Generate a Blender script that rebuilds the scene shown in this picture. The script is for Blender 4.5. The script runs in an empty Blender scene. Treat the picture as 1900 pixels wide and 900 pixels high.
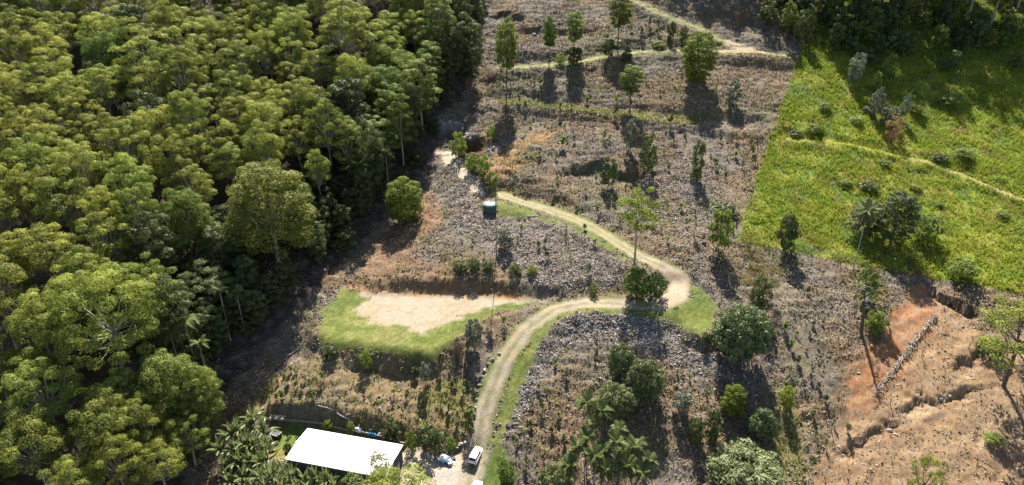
import bpy, bmesh, math, random
import numpy as np
from mathutils import Vector, Matrix
R = math.radians
SC = bpy.context.scene
COL = SC.collection
rng = np.random.default_rng(7)
random.seed(7)

# ------------------------------------------------------------------ camera, light, exposure
CZ = 104.0; PITCH = R(27.0); FPX = 1284.0
cam = bpy.data.cameras.new("camera"); camo = bpy.data.objects.new("camera", cam); COL.objects.link(camo)
cam.sensor_width = 36; cam.lens = 36 * FPX / 1900; cam.clip_end = 6000; cam.clip_start = 1
camo.location = (0, 0, CZ); camo.rotation_euler = (R(90) - PITCH, 0, 0)
SC.camera = camo
SUN_EL, SUN_AZ = R(46.5), R(2.0)
w = bpy.data.worlds.new("World"); SC.world = w; w.use_nodes = True
nt = w.node_tree
sky = nt.nodes.new("ShaderNodeTexSky"); sky.sky_type = 'NISHITA'; sky.sun_disc = False
sky.sun_elevation = SUN_EL; sky.sun_rotation = SUN_AZ
bg = nt.nodes["Background"]; nt.links.new(sky.outputs[0], bg.inputs[0]); bg.inputs[1].default_value = 0.058
sl = bpy.data.lights.new("sun", 'SUN'); sl.energy = 5.0; sl.angle = R(0.53); sl.color = (1.0, 0.93, 0.83)
so = bpy.data.objects.new("sun", sl); COL.objects.link(so)
sd = Vector((math.sin(SUN_AZ) * math.cos(SUN_EL), math.cos(SUN_AZ) * math.cos(SUN_EL), math.sin(SUN_EL)))
so.rotation_euler = sd.to_track_quat('Z', 'Y').to_euler(); so.location = (0, 200, 300)
SC.view_settings.view_transform = 'Standard'; SC.view_settings.look = 'None'
SC.view_settings.exposure = 1.62; SC.view_settings.gamma = 1
SC.cycles.max_bounces = 6; SC.cycles.diffuse_bounces = 2; SC.cycles.transmission_bounces = 4

# ------------------------------------------------------------------ maths
cp, sp = math.cos(PITCH), math.sin(PITCH)
def ray(u, v):
    a = (u - 950) / FPX; b = (450 - v) / FPX
    return np.array([a, cp + b * sp, -sp + b * cp])
def project(x, y, z):
    dz = z - CZ
    dep = y * cp - dz * sp
    up = y * sp + dz * cp
    dep = np.where(dep < 1, 1, dep)
    return 950 + FPX * x / dep, 450 - FPX * up / dep
def s2l(c):
    c = np.asarray(c, float) / 255
    return np.where(c <= .04045, c / 12.92, ((c + .055) / 1.055) ** 2.4)
def vnoise(x, y, seed=0):
    xi = np.floor(x).astype(np.int64); yi = np.floor(y).astype(np.int64)
    fx = x - xi; fy = y - yi
    fx = fx * fx * (3 - 2 * fx); fy = fy * fy * (3 - 2 * fy)
    def h(a, b):
        n = (a * 374761393 + b * 668265263 + seed * 982451653) & 0xFFFFFFFF
        n = ((n ^ (n >> 13)) * 1274126177) & 0xFFFFFFFF
        return ((n ^ (n >> 16)) & 0xFFFF) / 65535.0
    return (h(xi, yi) * (1 - fx) + h(xi + 1, yi) * fx) * (1 - fy) + (h(xi, yi + 1) * (1 - fx) + h(xi + 1, yi + 1) * fx) * fy
def fbm(x, y, seed=0, o=4):
    s = 0; a = .5; t = 0
    for k in range(o):
        s = s + a * vnoise(x * 2 ** k, y * 2 ** k, seed + k); t += a; a *= .5
    return s / t
def pip(u, v, poly):
    p = np.asarray(poly, float); ins = np.zeros(u.shape, bool)
    m = (u > p[:, 0].min()) & (u < p[:, 0].max()) & (v > p[:, 1].min()) & (v < p[:, 1].max())
    uu, vv = u[m], v[m]; r = np.zeros(uu.shape, bool)
    j = len(p) - 1
    for i in range(len(p)):
        xi, yi = p[i]; xj, yj = p[j]
        if yi != yj:
            r ^= ((yi > vv) != (yj > vv)) & (uu < (xj - xi) * (vv - yi) / (yj - yi) + xi)
        j = i
    ins[m] = r
    return ins
def sm(t): t = np.clip(t, 0, 1); return t * t * (3 - 2 * t)

# ------------------------------------------------------------------ terrain height
PROF = [(900, 134), (840, 138), (720, 148), (600, 160), (450, 182), (380, 195), (230, 227), (100, 256), (0, 283)]
py, pz = [], []
for v, t in PROF:
    d = ray(950, v); py.append(t * d[1]); pz.append(t * d[2] + CZ)
py = [-900, -100] + [30] + py + [py[-1] + 60, py[-1] + 130, 1500]
pz = [-60, -40] + [-16] + pz + [pz[-1] + 20, pz[-1] + 38, pz[-1] + 60]
yd = np.arange(-900, 1500, 1.0); zd = np.interp(yd, py, pz)
k = np.hanning(31); zd2 = np.convolve(np.pad(zd, 15, mode='edge'), k / k.sum(), mode='valid')
def base_h(x, y):
    z = np.interp(y, yd, zd2)
    return z + (fbm(x / 34, y / 34, 3, 3) - .5) * 3.5 * sm((y - 120) / 40)
xs = [-70 + .5 * i for i in range(571)]
def grow(a, lim, s):
    r = []; st = .5
    while abs(a) < lim:
        st *= 1.16; a += s * st; r.append(a)
    return r
xs = grow(xs[0], 900, -1)[::-1] + xs + grow(xs[-1], 900, 1)
ys = [92 + .5 * i for i in range(437)]
ys = grow(ys[0], 700, -1)[::-1] + ys + grow(ys[-1], 1300, 1)
xs = np.array(xs); ys = np.array(ys); NX, NY = len(xs), len(ys)
GX, GY = np.meshgrid(xs, ys)
GZ = base_h(GX, GY)
def hgt(x, y):
    x = np.asarray(x, float); y = np.asarray(y, float)
    i = np.clip(np.searchsorted(xs, x) - 1, 0, NX - 2); j = np.clip(np.searchsorted(ys, y) - 1, 0, NY - 2)
    fx = (x - xs[i]) / (xs[i + 1] - xs[i]); fy = (y - ys[j]) / (ys[j + 1] - ys[j])
    return (GZ[j, i] * (1 - fx) + GZ[j, i + 1] * fx) * (1 - fy) + (GZ[j + 1, i] * (1 - fx) + GZ[j + 1, i + 1] * fx) * fy
TT = np.arange(60, 620, .5)
def P(u, v, off=0.0):
    d = ray(u, v)
    g = CZ + TT * d[2] - hgt(TT * d[0], TT * d[1]) - off
    n = np.argmax(g < 0)
    if n == 0: t = TT[-1]
    else: t = TT[n - 1] + .5 * g[n - 1] / (g[n - 1] - g[n] + 1e-9)
    return np.array([t * d[0], t * d[1], CZ + t * d[2]]), t
def wline(pix, step=.7):
    w_ = np.array([P(u, v)[0] for u, v in pix])
    out = [w_[0]]
    for a, b in zip(w_[:-1], w_[1:]):
        n = max(1, int(np.linalg.norm(b - a) / step))
        for q in range(1, n + 1): out.append(a + (b - a) * q / n)
    return np.array(out)
def near(line, rad):
    """indices of grid points close to a polyline, distance, nearest sample, side (>0 is the far side)"""
    lo = line[:, :2].min(0) - rad; hi = line[:, :2].max(0) + rad
    m = np.argwhere((GX > lo[0]) & (GX < hi[0]) & (GY > lo[1]) & (GY < hi[1]))
    px_ = GX[m[:, 0], m[:, 1]]; py_ = GY[m[:, 0], m[:, 1]]
    D = np.full(len(m), 1e9); N = np.zeros(len(m), int)
    for a in range(0, len(m), 20000):
        q = (px_[a:a + 20000, None] - line[None, :, 0]) ** 2 + (py_[a:a + 20000, None] - line[None, :, 1]) ** 2
        N[a:a + 20000] = q.argmin(1); D[a:a + 20000] = np.sqrt(q.min(1))
    k_ = D < rad
    m, D, N = m[k_], D[k_], N[k_]
    tan = np.gradient(line[:, :2], axis=0)
    dx = GX[m[:, 0], m[:, 1]] - line[N, 0]; dy = GY[m[:, 0], m[:, 1]] - line[N, 1]
    side = tan[N, 0] * dy - tan[N, 1] * dx
    return m, D, N, np.sign(side)
def bench(pix, hw, fall=5.0, tilt=0):
    L = wline(pix); z = L[:, 2].copy()
    kk = np.hanning(25); z = np.convolve(np.pad(z, 12, mode='edge'), kk / kk.sum(), mode='valid')
    m, D, N, s = near(L, hw + fall)
    wgt = 1 - sm((D - hw) / fall)
    a, b = m[:, 0], m[:, 1]
    GZ[a, b] = GZ[a, b] * (1 - wgt) + z[N] * wgt
def pad(pix, fall=4.0, dz=0, slope=0.0):
    pw = wline(pix + [pix[0]], .7); c = pw.mean(0)
    m, D, N, s = near(pw, fall)
    ins = pip(GX, GY, pw[:, :2])
    zt = c[2] + dz + slope * (GY - c[1])
    wgt = np.zeros_like(GZ); wgt[m[:, 0], m[:, 1]] = 1 - sm(D / fall); wgt[ins] = 1
    GZ[:] = GZ * (1 - wgt) + zt * wgt
def scarp(pix, h, L=6.0, wd=.7):
    ln = wline(pix, .5); n = len(ln)
    m, D, N, s = near(ln, 3.2 * L)
    tap = np.minimum(1, np.minimum(N, n - 1 - N) / max(4, n * .18))
    jag = (fbm(GX[m[:, 0], m[:, 1]] / 4.5, GY[m[:, 0], m[:, 1]] / 4.5, 77, 4) - .5) * 5.5 + (vnoise(GX[m[:, 0], m[:, 1]] / .9, GY[m[:, 0], m[:, 1]] / .9, 78) - .5) * 1.4
    sd_ = D * s + jag
    dz = -h * tap * sm((-sd_) / wd + .5) * np.exp(-np.maximum(-sd_, 0) / L)
    GZ[m[:, 0], m[:, 1]] += dz
def dent(u, v, rx, ry, dep, pw=2):
    p, t = P(u, v)
    q = ((GX - p[0]) / rx) ** 2 + ((GY - p[1]) / ry) ** 2
    GZ[:] -= dep * np.exp(-q ** pw)

DRIVE = [(866, 915), (882, 840), (903, 745), (935, 668), (975, 612), (1030, 574), (1090, 562), (1160, 564), (1222, 566), (1257, 549), (1261, 521), (1235, 497), (1180, 473), (1130, 440), (1075, 410), (1020, 390), (960, 372), (932, 362)]
PAD = [(640, 530), (690, 543), (760, 542), (900, 546), (1010, 556), (985, 566), (920, 580), (880, 598), (850, 624), (800, 668), (700, 652), (620, 640), (592, 630), (594, 595)]
YARD = [(500, 782), (560, 784), (660, 802), (760, 832), (862, 842), (868, 925), (500, 925)]
UP = [(930, 127), (1000, 122), (1060, 117), (1120, 105), (1200, 97), (1270, 95), (1340, 97), (1400, 97), (1462, 104)]
TOP = [(1150, -8), (1190, 8), (1240, 30), (1290, 50), (1330, 72), (1372, 88), (1400, 95)]
TERR = [(905, 190), (940, 186), (1000, 193), (1100, 203), (1200, 216), (1290, 226), (1400, 240)]
PAST = [(1462, 258), (1560, 266), (1640, 283), (1720, 301), (1800, 331), (1910, 376)]
EDGE = [(395, 760), (365, 830), (335, 905)]
GULLY = [(320, 925), (380, 780), (450, 690), (560, 580), (640, 480), (720, 395), (790, 300), (835, 245), (880, 150), (905, 60), (915, -10)]
gl = wline(GULLY, 1.5)
m_, D_, N_, s_ = near(gl, 45)
GZ[m_[:, 0], m_[:, 1]] -= 3.2 * np.exp(-(D_ / 9) ** 2)
gx = np.interp(GY, gl[:, 1], gl[:, 0])
GZ += np.clip((gx - GX - 12) * .10, 0, 9) * sm((GY - 60) / 60)
scarp([(940, 345), (965, 356), (1000, 364), (1035, 369), (1050, 362)], 2.6, 6)
scarp([(1180, 70), (1240, 50)], 1.2, 4)
scarp([(1285, 12), (1330, 20), (1380, 30), (1440, 48)], 2.0, 9, 1.7)
scarp([(950, 62), (1000, 50), (1060, 55), (1120, 50)], 1.6, 9, 1.5)
scarp([(905, 30), (940, 22), (975, 40)], 1.8, 9, 1.6)
scarp([(690, 512), (760, 528), (860, 538), (960, 542), (1010, 548)], 1.4, 5)
bench(PAST, 1.6, 4); bench(TERR, 2.4, 5); bench(TOP, 3.0, 6); bench(UP, 3.2, 6)
bench([(925, 368), (1000, 392), (1070, 418), (1130, 452), (1165, 482)], 3.0, 4)
bench(DRIVE, 3.0, 5)
bench([(1262, 545), (1290, 570), (1305, 598)], 4.5, 4)
pad(PAD, 4.0, .3, .05); pad(YARD, 5.0, -.6, .03)
scarp([(1030, 325), (1075, 312), (1120, 306), (1165, 320), (1225, 316)], 2.5, 12, 2.2)
scarp([(925, 312), (960, 330), (1010, 338)], 1.2, 5)
scarp([(640, 660), (700, 668), (760, 678), (800, 684)], 1.3, 5)
scarp([(1660, 765), (1700, 742), (1740, 730), (1790, 738), (1822, 712)], 1.4, 2.5)
scarp([(1762, 682), (1790, 662), (1822, 638)], 1.5, 2.2)
scarp([(1530, 845), (1580, 822), (1640, 792), (1690, 778)], 1.0, 2.5)
scarp([(1715, 522), (1750, 545), (1790, 570), (1830, 590)], 2.2, 6)
scarp([(1420, 630), (1450, 660), (1475, 720), (1490, 800), (1500, 895)], .7, 4)
scarp([(905, 650), (890, 700), (880, 760)], .6, 2)
dent(873, 268, 4.6, 4.6, 4.5); dent(838, 243, 4.5, 4.0, 4.0)
for _k in range(26):
    _u = 1500 + 380 * random.random(); _v = 690 + 200 * random.random(); _l = 30 + 50 * random.random()
    if pip(np.array([_u]), np.array([_v]), [(1560, 760), (1640, 700), (1700, 640), (1800, 610), (1990, 640), (1990, 960), (1480, 960)])[0]: scarp([(_u, _v), (_u + _l * .5, _v - _l * .22), (_u + _l, _v - _l * .34)], .25 + .4 * random.random(), 1.5)
GU0, GV0 = project(GX, GY, GZ)
def blur(A):
    B = A.copy(); B[1:-1, 1:-1] = (A[1:-1, 1:-1] * 4 + 2 * (A[:-2, 1:-1] + A[2:, 1:-1] + A[1:-1, :-2] + A[1:-1, 2:]) + A[:-2, :-2] + A[2:, 2:] + A[:-2, 2:] + A[2:, :-2]) / 16
    return B

# zone polygons, in the picture of the ground
Z_PAST = [(1537, -60), (1365, 450), (1480, 470), (1600, 495), (1750, 521), (1990, 562), (2300, 600), (2300, -60)]
Z_PADG = [(640, 530), (685, 557), (657, 577), (690, 602), (740, 598), (785, 617), (830, 600), (880, 580), (940, 562), (1010, 559), (985, 568), (920, 582), (880, 602), (850, 628), (800, 672), (700, 655), (620, 647), (590, 638), (590, 600), (603, 568)]
Z_PADS = [(645, 526), (690, 543), (760, 541), (900, 545), (1040, 553), (1010, 561), (940, 563), (880, 581), (830, 601), (785, 618), (740, 600), (690, 604), (655, 577), (685, 557)]
Z_VERGE = [(893, 868), (905, 838), (922, 790), (940, 725), (968, 655), (1003, 603), (1050, 577), (1100, 570), (1160, 574), (1205, 580), (1250, 574), (1283, 548), (1280, 522), (1303, 540), (1332, 572), (1322, 602), (1302, 628), (1270, 612), (1220, 592), (1150, 582), (1080, 578), (1035, 593), (1003, 637), (975, 700), (948, 772), (925, 815), (935, 845), (955, 870), (950, 930), (882, 930)]
Z_YARDG = [(503, 780), (575, 790), (535, 862), (505, 850)]
Z_BACKG = [(572, 786), (680, 806), (752, 828), (748, 836), (660, 816), (570, 796)]
Z_TANKG = [(924, 374), (975, 390), (1060, 418), (1110, 440), (1168, 488), (1148, 478), (1095, 442), (1045, 418), (985, 404), (926, 402)]
Z_YARD = [(745, 832), (800, 838), (862, 846), (905, 840), (885, 930), (735, 930)]
Z_ORNG = [(1705, 528), (1742, 556), (1738, 585), (1694, 655), (1642, 738), (1575, 775), (1570, 735), (1610, 640), (1680, 555)]
Z_ORN2 = [(1690, 520), (1735, 540), (1800, 590), (1790, 620), (1740, 620), (1700, 690), (1660, 720), (1640, 740), (1560, 790), (1600, 690), (1680, 570)]
Z_BARE = [(1560, 760), (1640, 700), (1700, 640), (1800, 610), (1990, 640), (1990, 960), (1480, 960)]
Z_GREY = [(905, 842), (950, 735), (985, 655), (1035, 598), (1080, 580), (1150, 584), (1220, 595), (1300, 632), (1322, 660), (1322, 700), (1240, 668), (1180, 640), (1060, 625), (1015, 690), (950, 800)]
Z_GREY2 = [(840, 300), (880, 380), (925, 405), (985, 407), (1045, 420), (1095, 446), (1150, 485), (1165, 520), (1120, 545), (1000, 530), (900, 470), (830, 400)]
Z_ORBANK = [(660, 520), (720, 530), (800, 540), (1000, 550), (950, 535), (880, 525), (760, 470), (830, 400), (790, 350), (700, 430)]
Z_ORMND = [(905, 330), (912, 290), (955, 262), (1010, 245), (1050, 240), (1000, 262), (960, 285), (985, 305), (940, 330)]
Z_TERRG = [(925, 183), (1000, 188), (1100, 198), (1200, 210), (1300, 220), (1300, 232), (1180, 224), (1090, 210), (1000, 200), (925, 196)]
Z_LEFTG = [(395, 740), (405, 770), (370, 850), (345, 905), (330, 905), (350, 840), (375, 790)]
Z_DRY = [(500, 700), (600, 650), (700, 690), (860, 700), (880, 760), (860, 830), (760, 820), (560, 785), (430, 790), (470, 740)]
Z_WEED = [(780, 720), (870, 690), (880, 740), (850, 810), (760, 790)]
Z_RGRASS = [(1440, 700), (1478, 720), (1492, 810), (1490, 905), (1440, 890), (1425, 760)]
Z_FOREST = [(-800, -300), (905, -300), (905, 20), (880, 90), (860, 180), (815, 215), (812, 290), (775, 345), (700, 420), (640, 480), (560, 570), (450, 690), (400, 745), (330, 940), (250, 1800), (-800, 1800)]
Z_SAND = [(808, 278), (835, 280), (862, 308), (892, 344), (908, 360), (884, 360), (856, 336), (832, 312)]
Z_GRVL = [(815, 222), (845, 225), (875, 245), (885, 262), (862, 262), (842, 238), (818, 240)]

jx = (fbm(GX / 1.6, GY / 1.6, 11, 3) - .5); jy = (fbm(GX / 1.6, GY / 1.6, 23, 3) - .5)
dpt = np.maximum(GY * cp - (GZ - CZ) * sp, 30)
U = GU0 + jx * 3.2 * FPX / dpt; V = GV0 + jy * 1.6 * FPX / dpt
def zone(poly, n=1.0): return pip(GU0 + (U - GU0) * n, GV0 + (V - GV0) * n, poly)
def trackdist(pix):
    L = wline(pix); m, D, N, s = near(L, 9)
    d = np.full(GZ.shape, 99.0); d[m[:, 0], m[:, 1]] = D; sg = np.zeros(GZ.shape); sg[m[:, 0], m[:, 1]] = s
    return d, sg
Jb = (fbm(GX / 7, GY / 7, 15, 4) - .5) * 9
past = pip(GU0 + jx * 14 + Jb, GV0 + jy * 8 + Jb * .4, Z_PAST)
# small scale relief
rough = np.where(past, .5, np.where(zone(Z_BARE) | zone(Z_ORN2), .45, 1.0))
tr_d, tr_s = trackdist(DRIVE)
smooth = (tr_d < 2.8) | zone(Z_PADG) | zone(Z_PADS) | zone(Z_VERGE) | zone(Z_YARD) | zone(Z_YARDG) | zone(Z_TANKG)
for _k in range(4): GZ[:] = np.where(smooth | (trackdist(UP)[0] < 3.4) if _k == 0 else smooth, blur(GZ), GZ)
core = (GX > -75) & (GX < 220) & (GY > 90) & (GY < 315)
ctr = np.sin((GZ + (fbm(GX / 8, GY / 8, 19, 3) - .5) * 3.0) * 5.2) * .13 * sm((fbm(GX / 18, GY / 18, 27, 2) - .3) / .2)
rel = ctr + (fbm(GX / 2.4 + 3, GY / 1.7, 31, 3) - .5) * .9 + (rng.random(GZ.shape) - .5) * .26
GZ += np.where(core, rel * np.where(smooth, .04, rough), 0)

# surface colours (albedo)
C = np.zeros(GZ.shape + (3,))
def L3(r, g, b): return s2l((r, g, b))
def mixc(mask, col, amt=1.0):
    a = (np.asarray(mask, float) * amt)[..., None]
    C[:] = C * (1 - a) + np.asarray(col) * a
n1 = fbm(GX / 11, GY / 11, 41, 4); n2 = fbm(GX / 3, GY / 2.2, 51, 3); n3 = fbm(GX / 1.1, GY / .9, 61, 2); nf = rng.random(GZ.shape)
BRN, GRY, STR, ORN, DRK = L3(122, 105, 82), L3(116, 110, 101), L3(156, 141, 112), L3(144, 104, 70), L3(62, 53, 46)
C[:] = BRN
mixc(sm((n1 - .42) / .14), GRY, .85); mixc(sm((.44 - n1) / .12), L3(136, 114, 86), .6); mixc(sm((n2 - .55) / .2), STR, .5); mixc(sm((.40 - n2) / .15), ORN, .32)
mixc(sm((fbm(GX / 14, GY / 14, 71, 3) - .58) / .12), L3(112, 112, 58), .35)
mixc(zone(Z_GREY, 2), L3(122, 117, 110), .85); mixc(zone(Z_GREY2, 2), L3(132, 121, 110), .75)
mixc(zone(Z_ORBANK, 2), L3(158, 112, 74), .45); mixc(zone(Z_ORMND, 2), L3(170, 128, 76), .7)
mixc(zone(Z_DRY, 2), L3(148, 127, 88), .65); mixc(zone(Z_WEED, 2.5) & (n2 > .45), L3(118, 126, 52), .6)
mixc(zone(Z_RGRASS, 2.5), L3(126, 124, 66), .65)
mixc(zone(Z_BARE, 3), L3(180, 146, 106), .75); mixc(zone(Z_ORN2, 3.5), L3(182, 140, 98), .6); mixc(zone(Z_ORNG, 4), L3(182, 120, 72), .45 + .5 * sm((n2 - .4) / .25))
strk = fbm((GX * .9 + GY * .45) / 7, (GY * .9 - GX * .45) / .8, 161, 4)
mixc((zone(Z_BARE, 3) | zone(Z_ORN2, 2.5)) * sm((strk - .52) / .1), L3(136, 108, 84), .55); mixc((zone(Z_BARE, 3) | zone(Z_ORN2, 2.5)) * sm((.42 - strk) / .08), L3(200, 172, 136), .5)
mixc(zone(Z_TERRG, 2), L3(132, 130, 66), .6); mixc(zone(Z_LEFTG, 2), L3(136, 136, 64), .7)
dter, _ = trackdist(TERR); mixc((dter < 1.0) & (GU0 > 1180), L3(170, 160, 110), .6)
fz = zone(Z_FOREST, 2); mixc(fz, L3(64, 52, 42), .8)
mixc(sm((nf - .75) / .2) * (~smooth), DRK, .4); mixc(sm((n3 - .62) / .1) * (~smooth), L3(176, 160, 146), .35)
mixc(zone(Z_SAND), L3(206, 190, 166), .95); mixc(zone(Z_GRVL), L3(176, 172, 170), .8)
# hollows of red subsoil
hol = ((GU0 - 873) / 26) ** 2 + ((GV0 - 276) / 20) ** 2 < 1
mixc(hol, L3(96, 54, 40), .8)
# grass, sand and gravel
G1, G2, G3 = L3(100, 112, 50), L3(126, 128, 70), L3(74, 98, 42)
gmask = zone(Z_PADG) | zone(Z_VERGE) | zone(Z_YARDG) | zone(Z_TANKG) | zone(Z_BACKG, .4)
def grass(mask):
    mixc(mask, G1, 1); mixc(mask * sm((n2 - .42) / .25), G2, .75); mixc(mask * sm((n1 - .5) / .12), G3, .5); mixc(mask * (nf > .8), L3(150, 150, 84), .35)
grass(gmask)
mixc(zone(Z_PADG, 2.5) & (GU0 > 640) & (GU0 < 760) & (GV0 > 570) & (n2 > .40), L3(142, 138, 84), .5)
sandm = zone(Z_PADS, 1.4)
mixc(sandm, L3(176, 163, 142), 1); mixc(sandm * sm((n2 - .5) / .2), L3(166, 148, 120), .6); mixc(sandm * (nf > .84), L3(120, 116, 84), .7)
mixc(zone([(645, 524), (760, 538), (1040, 550), (1030, 556), (760, 548), (660, 540)], 1.5), L3(196, 140, 84), .6)
yardm = zone(Z_YARD); mixc(yardm, L3(182, 168, 150), 1); mixc(yardm * sm((n1 - .5) / .1), L3(160, 154, 150), .8); mixc(yardm * sm((n2 - .58) / .1), L3(160, 158, 92), .5)
trk = tr_d + jx * .9
lower = np.argmin(np.abs(np.array([0])), 0)
tm = trk < 2.2
mixc(tm, L3(148, 138, 120), 1); mixc(tm * sm((n2 - .5) / .2), L3(176, 152, 116), .6)
upz = (GV0 < 470); mid = (trk < .5); mixc(mid & (n2 > .38), L3(116, 116, 62), .75); mixc(tm & upz & (np.abs(trk - .95) > .42), L3(134, 132, 70), .75)
mixc((trk >= 2.05) & (trk < 3.1) & (n2 > .36) & (GV0 < 800), G1, .8); mixc(tm & (np.abs(trk - 1.0) < .36) & (n3 > .3), L3(178, 166, 144), .75)
mixc((GV0 > 660) & (trk > 1.6) & (trk < 2.6) & (tr_s > 0) & (GV0 < 740), G1, .7)
mixc((tr_d < 2.5) & (GV0 > 500) & (GU0 > 1225), L3(186, 164, 140), .7)
upd, ups = trackdist(UP); upk = upd + jx * .8
um = upk < 2.9; grass(um); mixc(um & (np.abs(upk - 1.0) < .42), L3(200, 186, 140), .8); mixc(um & (GU0 > 1335) & (GU0 < 1425) & (ups > 0), L3(196, 172, 140), .85)
tpd, tps = trackdist(TOP); tpk = tpd + jx * .8
tpm = (tpk < 3.2); mixc(tpm, L3(172, 154, 126), 1); grass(tpm & (GU0 < 1345) & (np.abs(tpk - .9) > .4)); mixc(tpm & (GU0 > 1345), L3(176, 156, 130), .8)
pcol = fbm(GX / 5, GY / 5, 81, 4)
mixc(past, L3(122, 140, 44), 1); mixc(past * sm((pcol - .5) / .12), L3(146, 142, 56), .8); mixc(past * sm((.46 - pcol) / .08), L3(74, 98, 34), .8)
mixc(past * sm((fbm(GX / 4, GY / 3, 85, 3) - .6) / .08), L3(112, 88, 54), .7)
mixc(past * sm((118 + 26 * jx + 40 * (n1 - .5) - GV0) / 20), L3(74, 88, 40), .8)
pd, _ = trackdist(PAST); pk = pd + jx * .8
pgr = past & (pk < 1.7); mixc(pgr, L3(150, 150, 62), .9); mixc(pgr & (GU0 > 1680) & (np.abs(pk - .8) < .4), L3(178, 160, 118), .9)

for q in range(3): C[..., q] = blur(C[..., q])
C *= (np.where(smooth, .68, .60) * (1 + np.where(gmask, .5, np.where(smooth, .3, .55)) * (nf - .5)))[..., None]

# ------------------------------------------------------------------ materials
MATS = {}
def newmat(name):
    m = bpy.data.materials.new(name); m.use_nodes = True; MATS[name] = m
    n = m.node_tree.nodes; return m, n, m.node_tree.links, n["Principled BSDF"]
def plain(name, col, rough=.7, metal=0, var=.12, scale=3.0, bump=0.0, spec=.4):
    m, n, l, b = newmat(name)
    tc = n.new("ShaderNodeTexCoord"); nz = n.new("ShaderNodeTexNoise"); nz.inputs["Scale"].default_value = scale; nz.inputs["Detail"].default_value = 5
    l.new(tc.outputs["Object"], nz.inputs["Vector"])
    mx = n.new("ShaderNodeMix"); mx.data_type = 'RGBA'
    c = np.array(col, float)
    mx.inputs[6].default_value = (*(c * (1 - var)), 1); mx.inputs[7].default_value = (*np.minimum(c * (1 + var), 1), 1)
    l.new(nz.outputs[0], mx.inputs[0]); l.new(mx.outputs[2], b.inputs["Base Color"])
    b.inputs["Roughness"].default_value = rough; b.inputs["Metallic"].default_value = metal; b.inputs["Specular IOR Level"].default_value = spec
    if bump:
        bp = n.new("ShaderNodeBump"); bp.inputs["Strength"].default_value = bump; l.new(nz.outputs[0], bp.inputs["Height"]); l.new(bp.outputs[0], b.inputs["Normal"])
    return m
def leafmat(name, c0, c1, trans=.35, rough=.5, hv=.03, vv=.35, spec=.18):
    """two leaf colours mixed by the clump attribute 'tint', varied from tree to tree"""
    m, n, l, b = newmat(name)
    at = n.new("ShaderNodeAttribute"); at.attribute_name = "tint"
    oi = n.new("ShaderNodeObjectInfo")
    mx = n.new("ShaderNodeMix"); mx.data_type = 'RGBA'; mx.inputs[6].default_value = (*c0, 1); mx.inputs[7].default_value = (*c1, 1)
    l.new(at.outputs["Fac"], mx.inputs[0])
    hs = n.new("ShaderNodeHueSaturation")
    mr = n.new("ShaderNodeMapRange"); mr.inputs[3].default_value = .5 - hv; mr.inputs[4].default_value = .5 + hv; l.new(oi.outputs["Random"], mr.inputs[0]); l.new(mr.outputs[0], hs.inputs["Hue"])
    m2 = n.new("ShaderNodeMath"); m2.operation = 'MULTIPLY_ADD'; m2.inputs[1].default_value = 7.31; m2.inputs[2].default_value = .17; l.new(oi.outputs["Random"], m2.inputs[0])
    m3 = n.new("ShaderNodeMath"); m3.operation = 'FRACT'; l.new(m2.outputs[0], m3.inputs[0])
    mr2 = n.new("ShaderNodeMapRange"); mr2.inputs[3].default_value = 1 - vv; mr2.inputs[4].default_value = 1 + vv; l.new(m3.outputs[0], mr2.inputs[0]); l.new(mr2.outputs[0], hs.inputs["Value"])
    l.new(mx.outputs[2], hs.inputs["Color"]); l.new(hs.outputs[0], b.inputs["Base Color"])
    b.inputs["Roughness"].default_value = rough; b.inputs["Specular IOR Level"].default_value = spec
    tr = n.new("ShaderNodeBsdfTranslucent"); l.new(hs.outputs[0], tr.inputs[0])
    ms = n.new("ShaderNodeMixShader"); ms.inputs[0].default_value = trans
    l.new(b.outputs[0], ms.inputs[1]); l.new(tr.outputs[0], ms.inputs[2]); l.new(ms.outputs[0], n["Material Output"].inputs[0])
    return m
def colmat(name, rough=.85, trans=0.0, bump=.0, fine=0.0):
    m, n, l, b = newmat(name)
    at = n.new("ShaderNodeAttribute"); at.attribute_name = "Col"; src = at.outputs["Color"]
    if fine:
        tc = n.new("ShaderNodeTexCoord"); nz = n.new("ShaderNodeTexNoise"); nz.inputs["Scale"].default_value = 2.6; nz.inputs["Detail"].default_value = 8; nz.inputs["Roughness"].default_value = .75
        l.new(tc.outputs["Object"], nz.inputs["Vector"])
        mr = n.new("ShaderNodeMapRange"); mr.inputs[1].default_value = .3; mr.inputs[2].default_value = .7; mr.inputs[3].default_value = 1 - fine; mr.inputs[4].default_value = 1 + fine
        l.new(nz.outputs[0], mr.inputs[0])
        vm = n.new("ShaderNodeVectorMath"); vm.operation = 'SCALE'; l.new(src, vm.inputs[0]); l.new(mr.outputs[0], vm.inputs[3]); src = vm.outputs[0]
        if bump:
            bp = n.new("ShaderNodeBump"); bp.inputs["Strength"].default_value = bump; bp.inputs["Distance"].default_value = .3; l.new(nz.outputs[0], bp.inputs["Height"]); l.new(bp.outputs[0], b.inputs["Normal"])
    l.new(src, b.inputs["Base Color"]); b.inputs["Roughness"].default_value = rough; b.inputs["Specular IOR Level"].default_value = .15
    if trans:
        tr = n.new("ShaderNodeBsdfTranslucent"); l.new(src, tr.inputs[0]); ms = n.new("ShaderNodeMixShader"); ms.inputs[0].default_value = trans
        l.new(b.outputs[0], ms.inputs[1]); l.new(tr.outputs[0], ms.inputs[2]); l.new(ms.outputs[0], n["Material Output"].inputs[0])
    return m
M_GROUND = colmat("ground_surface", .9, 0, .5, .28); M_LITTER = colmat("dead_litter", .9); M_BLADE = colmat("grass_blade", .6, .4)
M_GUM = leafmat("gum_leaf", (.135, .172, .034), (.35, .372, .070), .45, .55, .016, .2)
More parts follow.
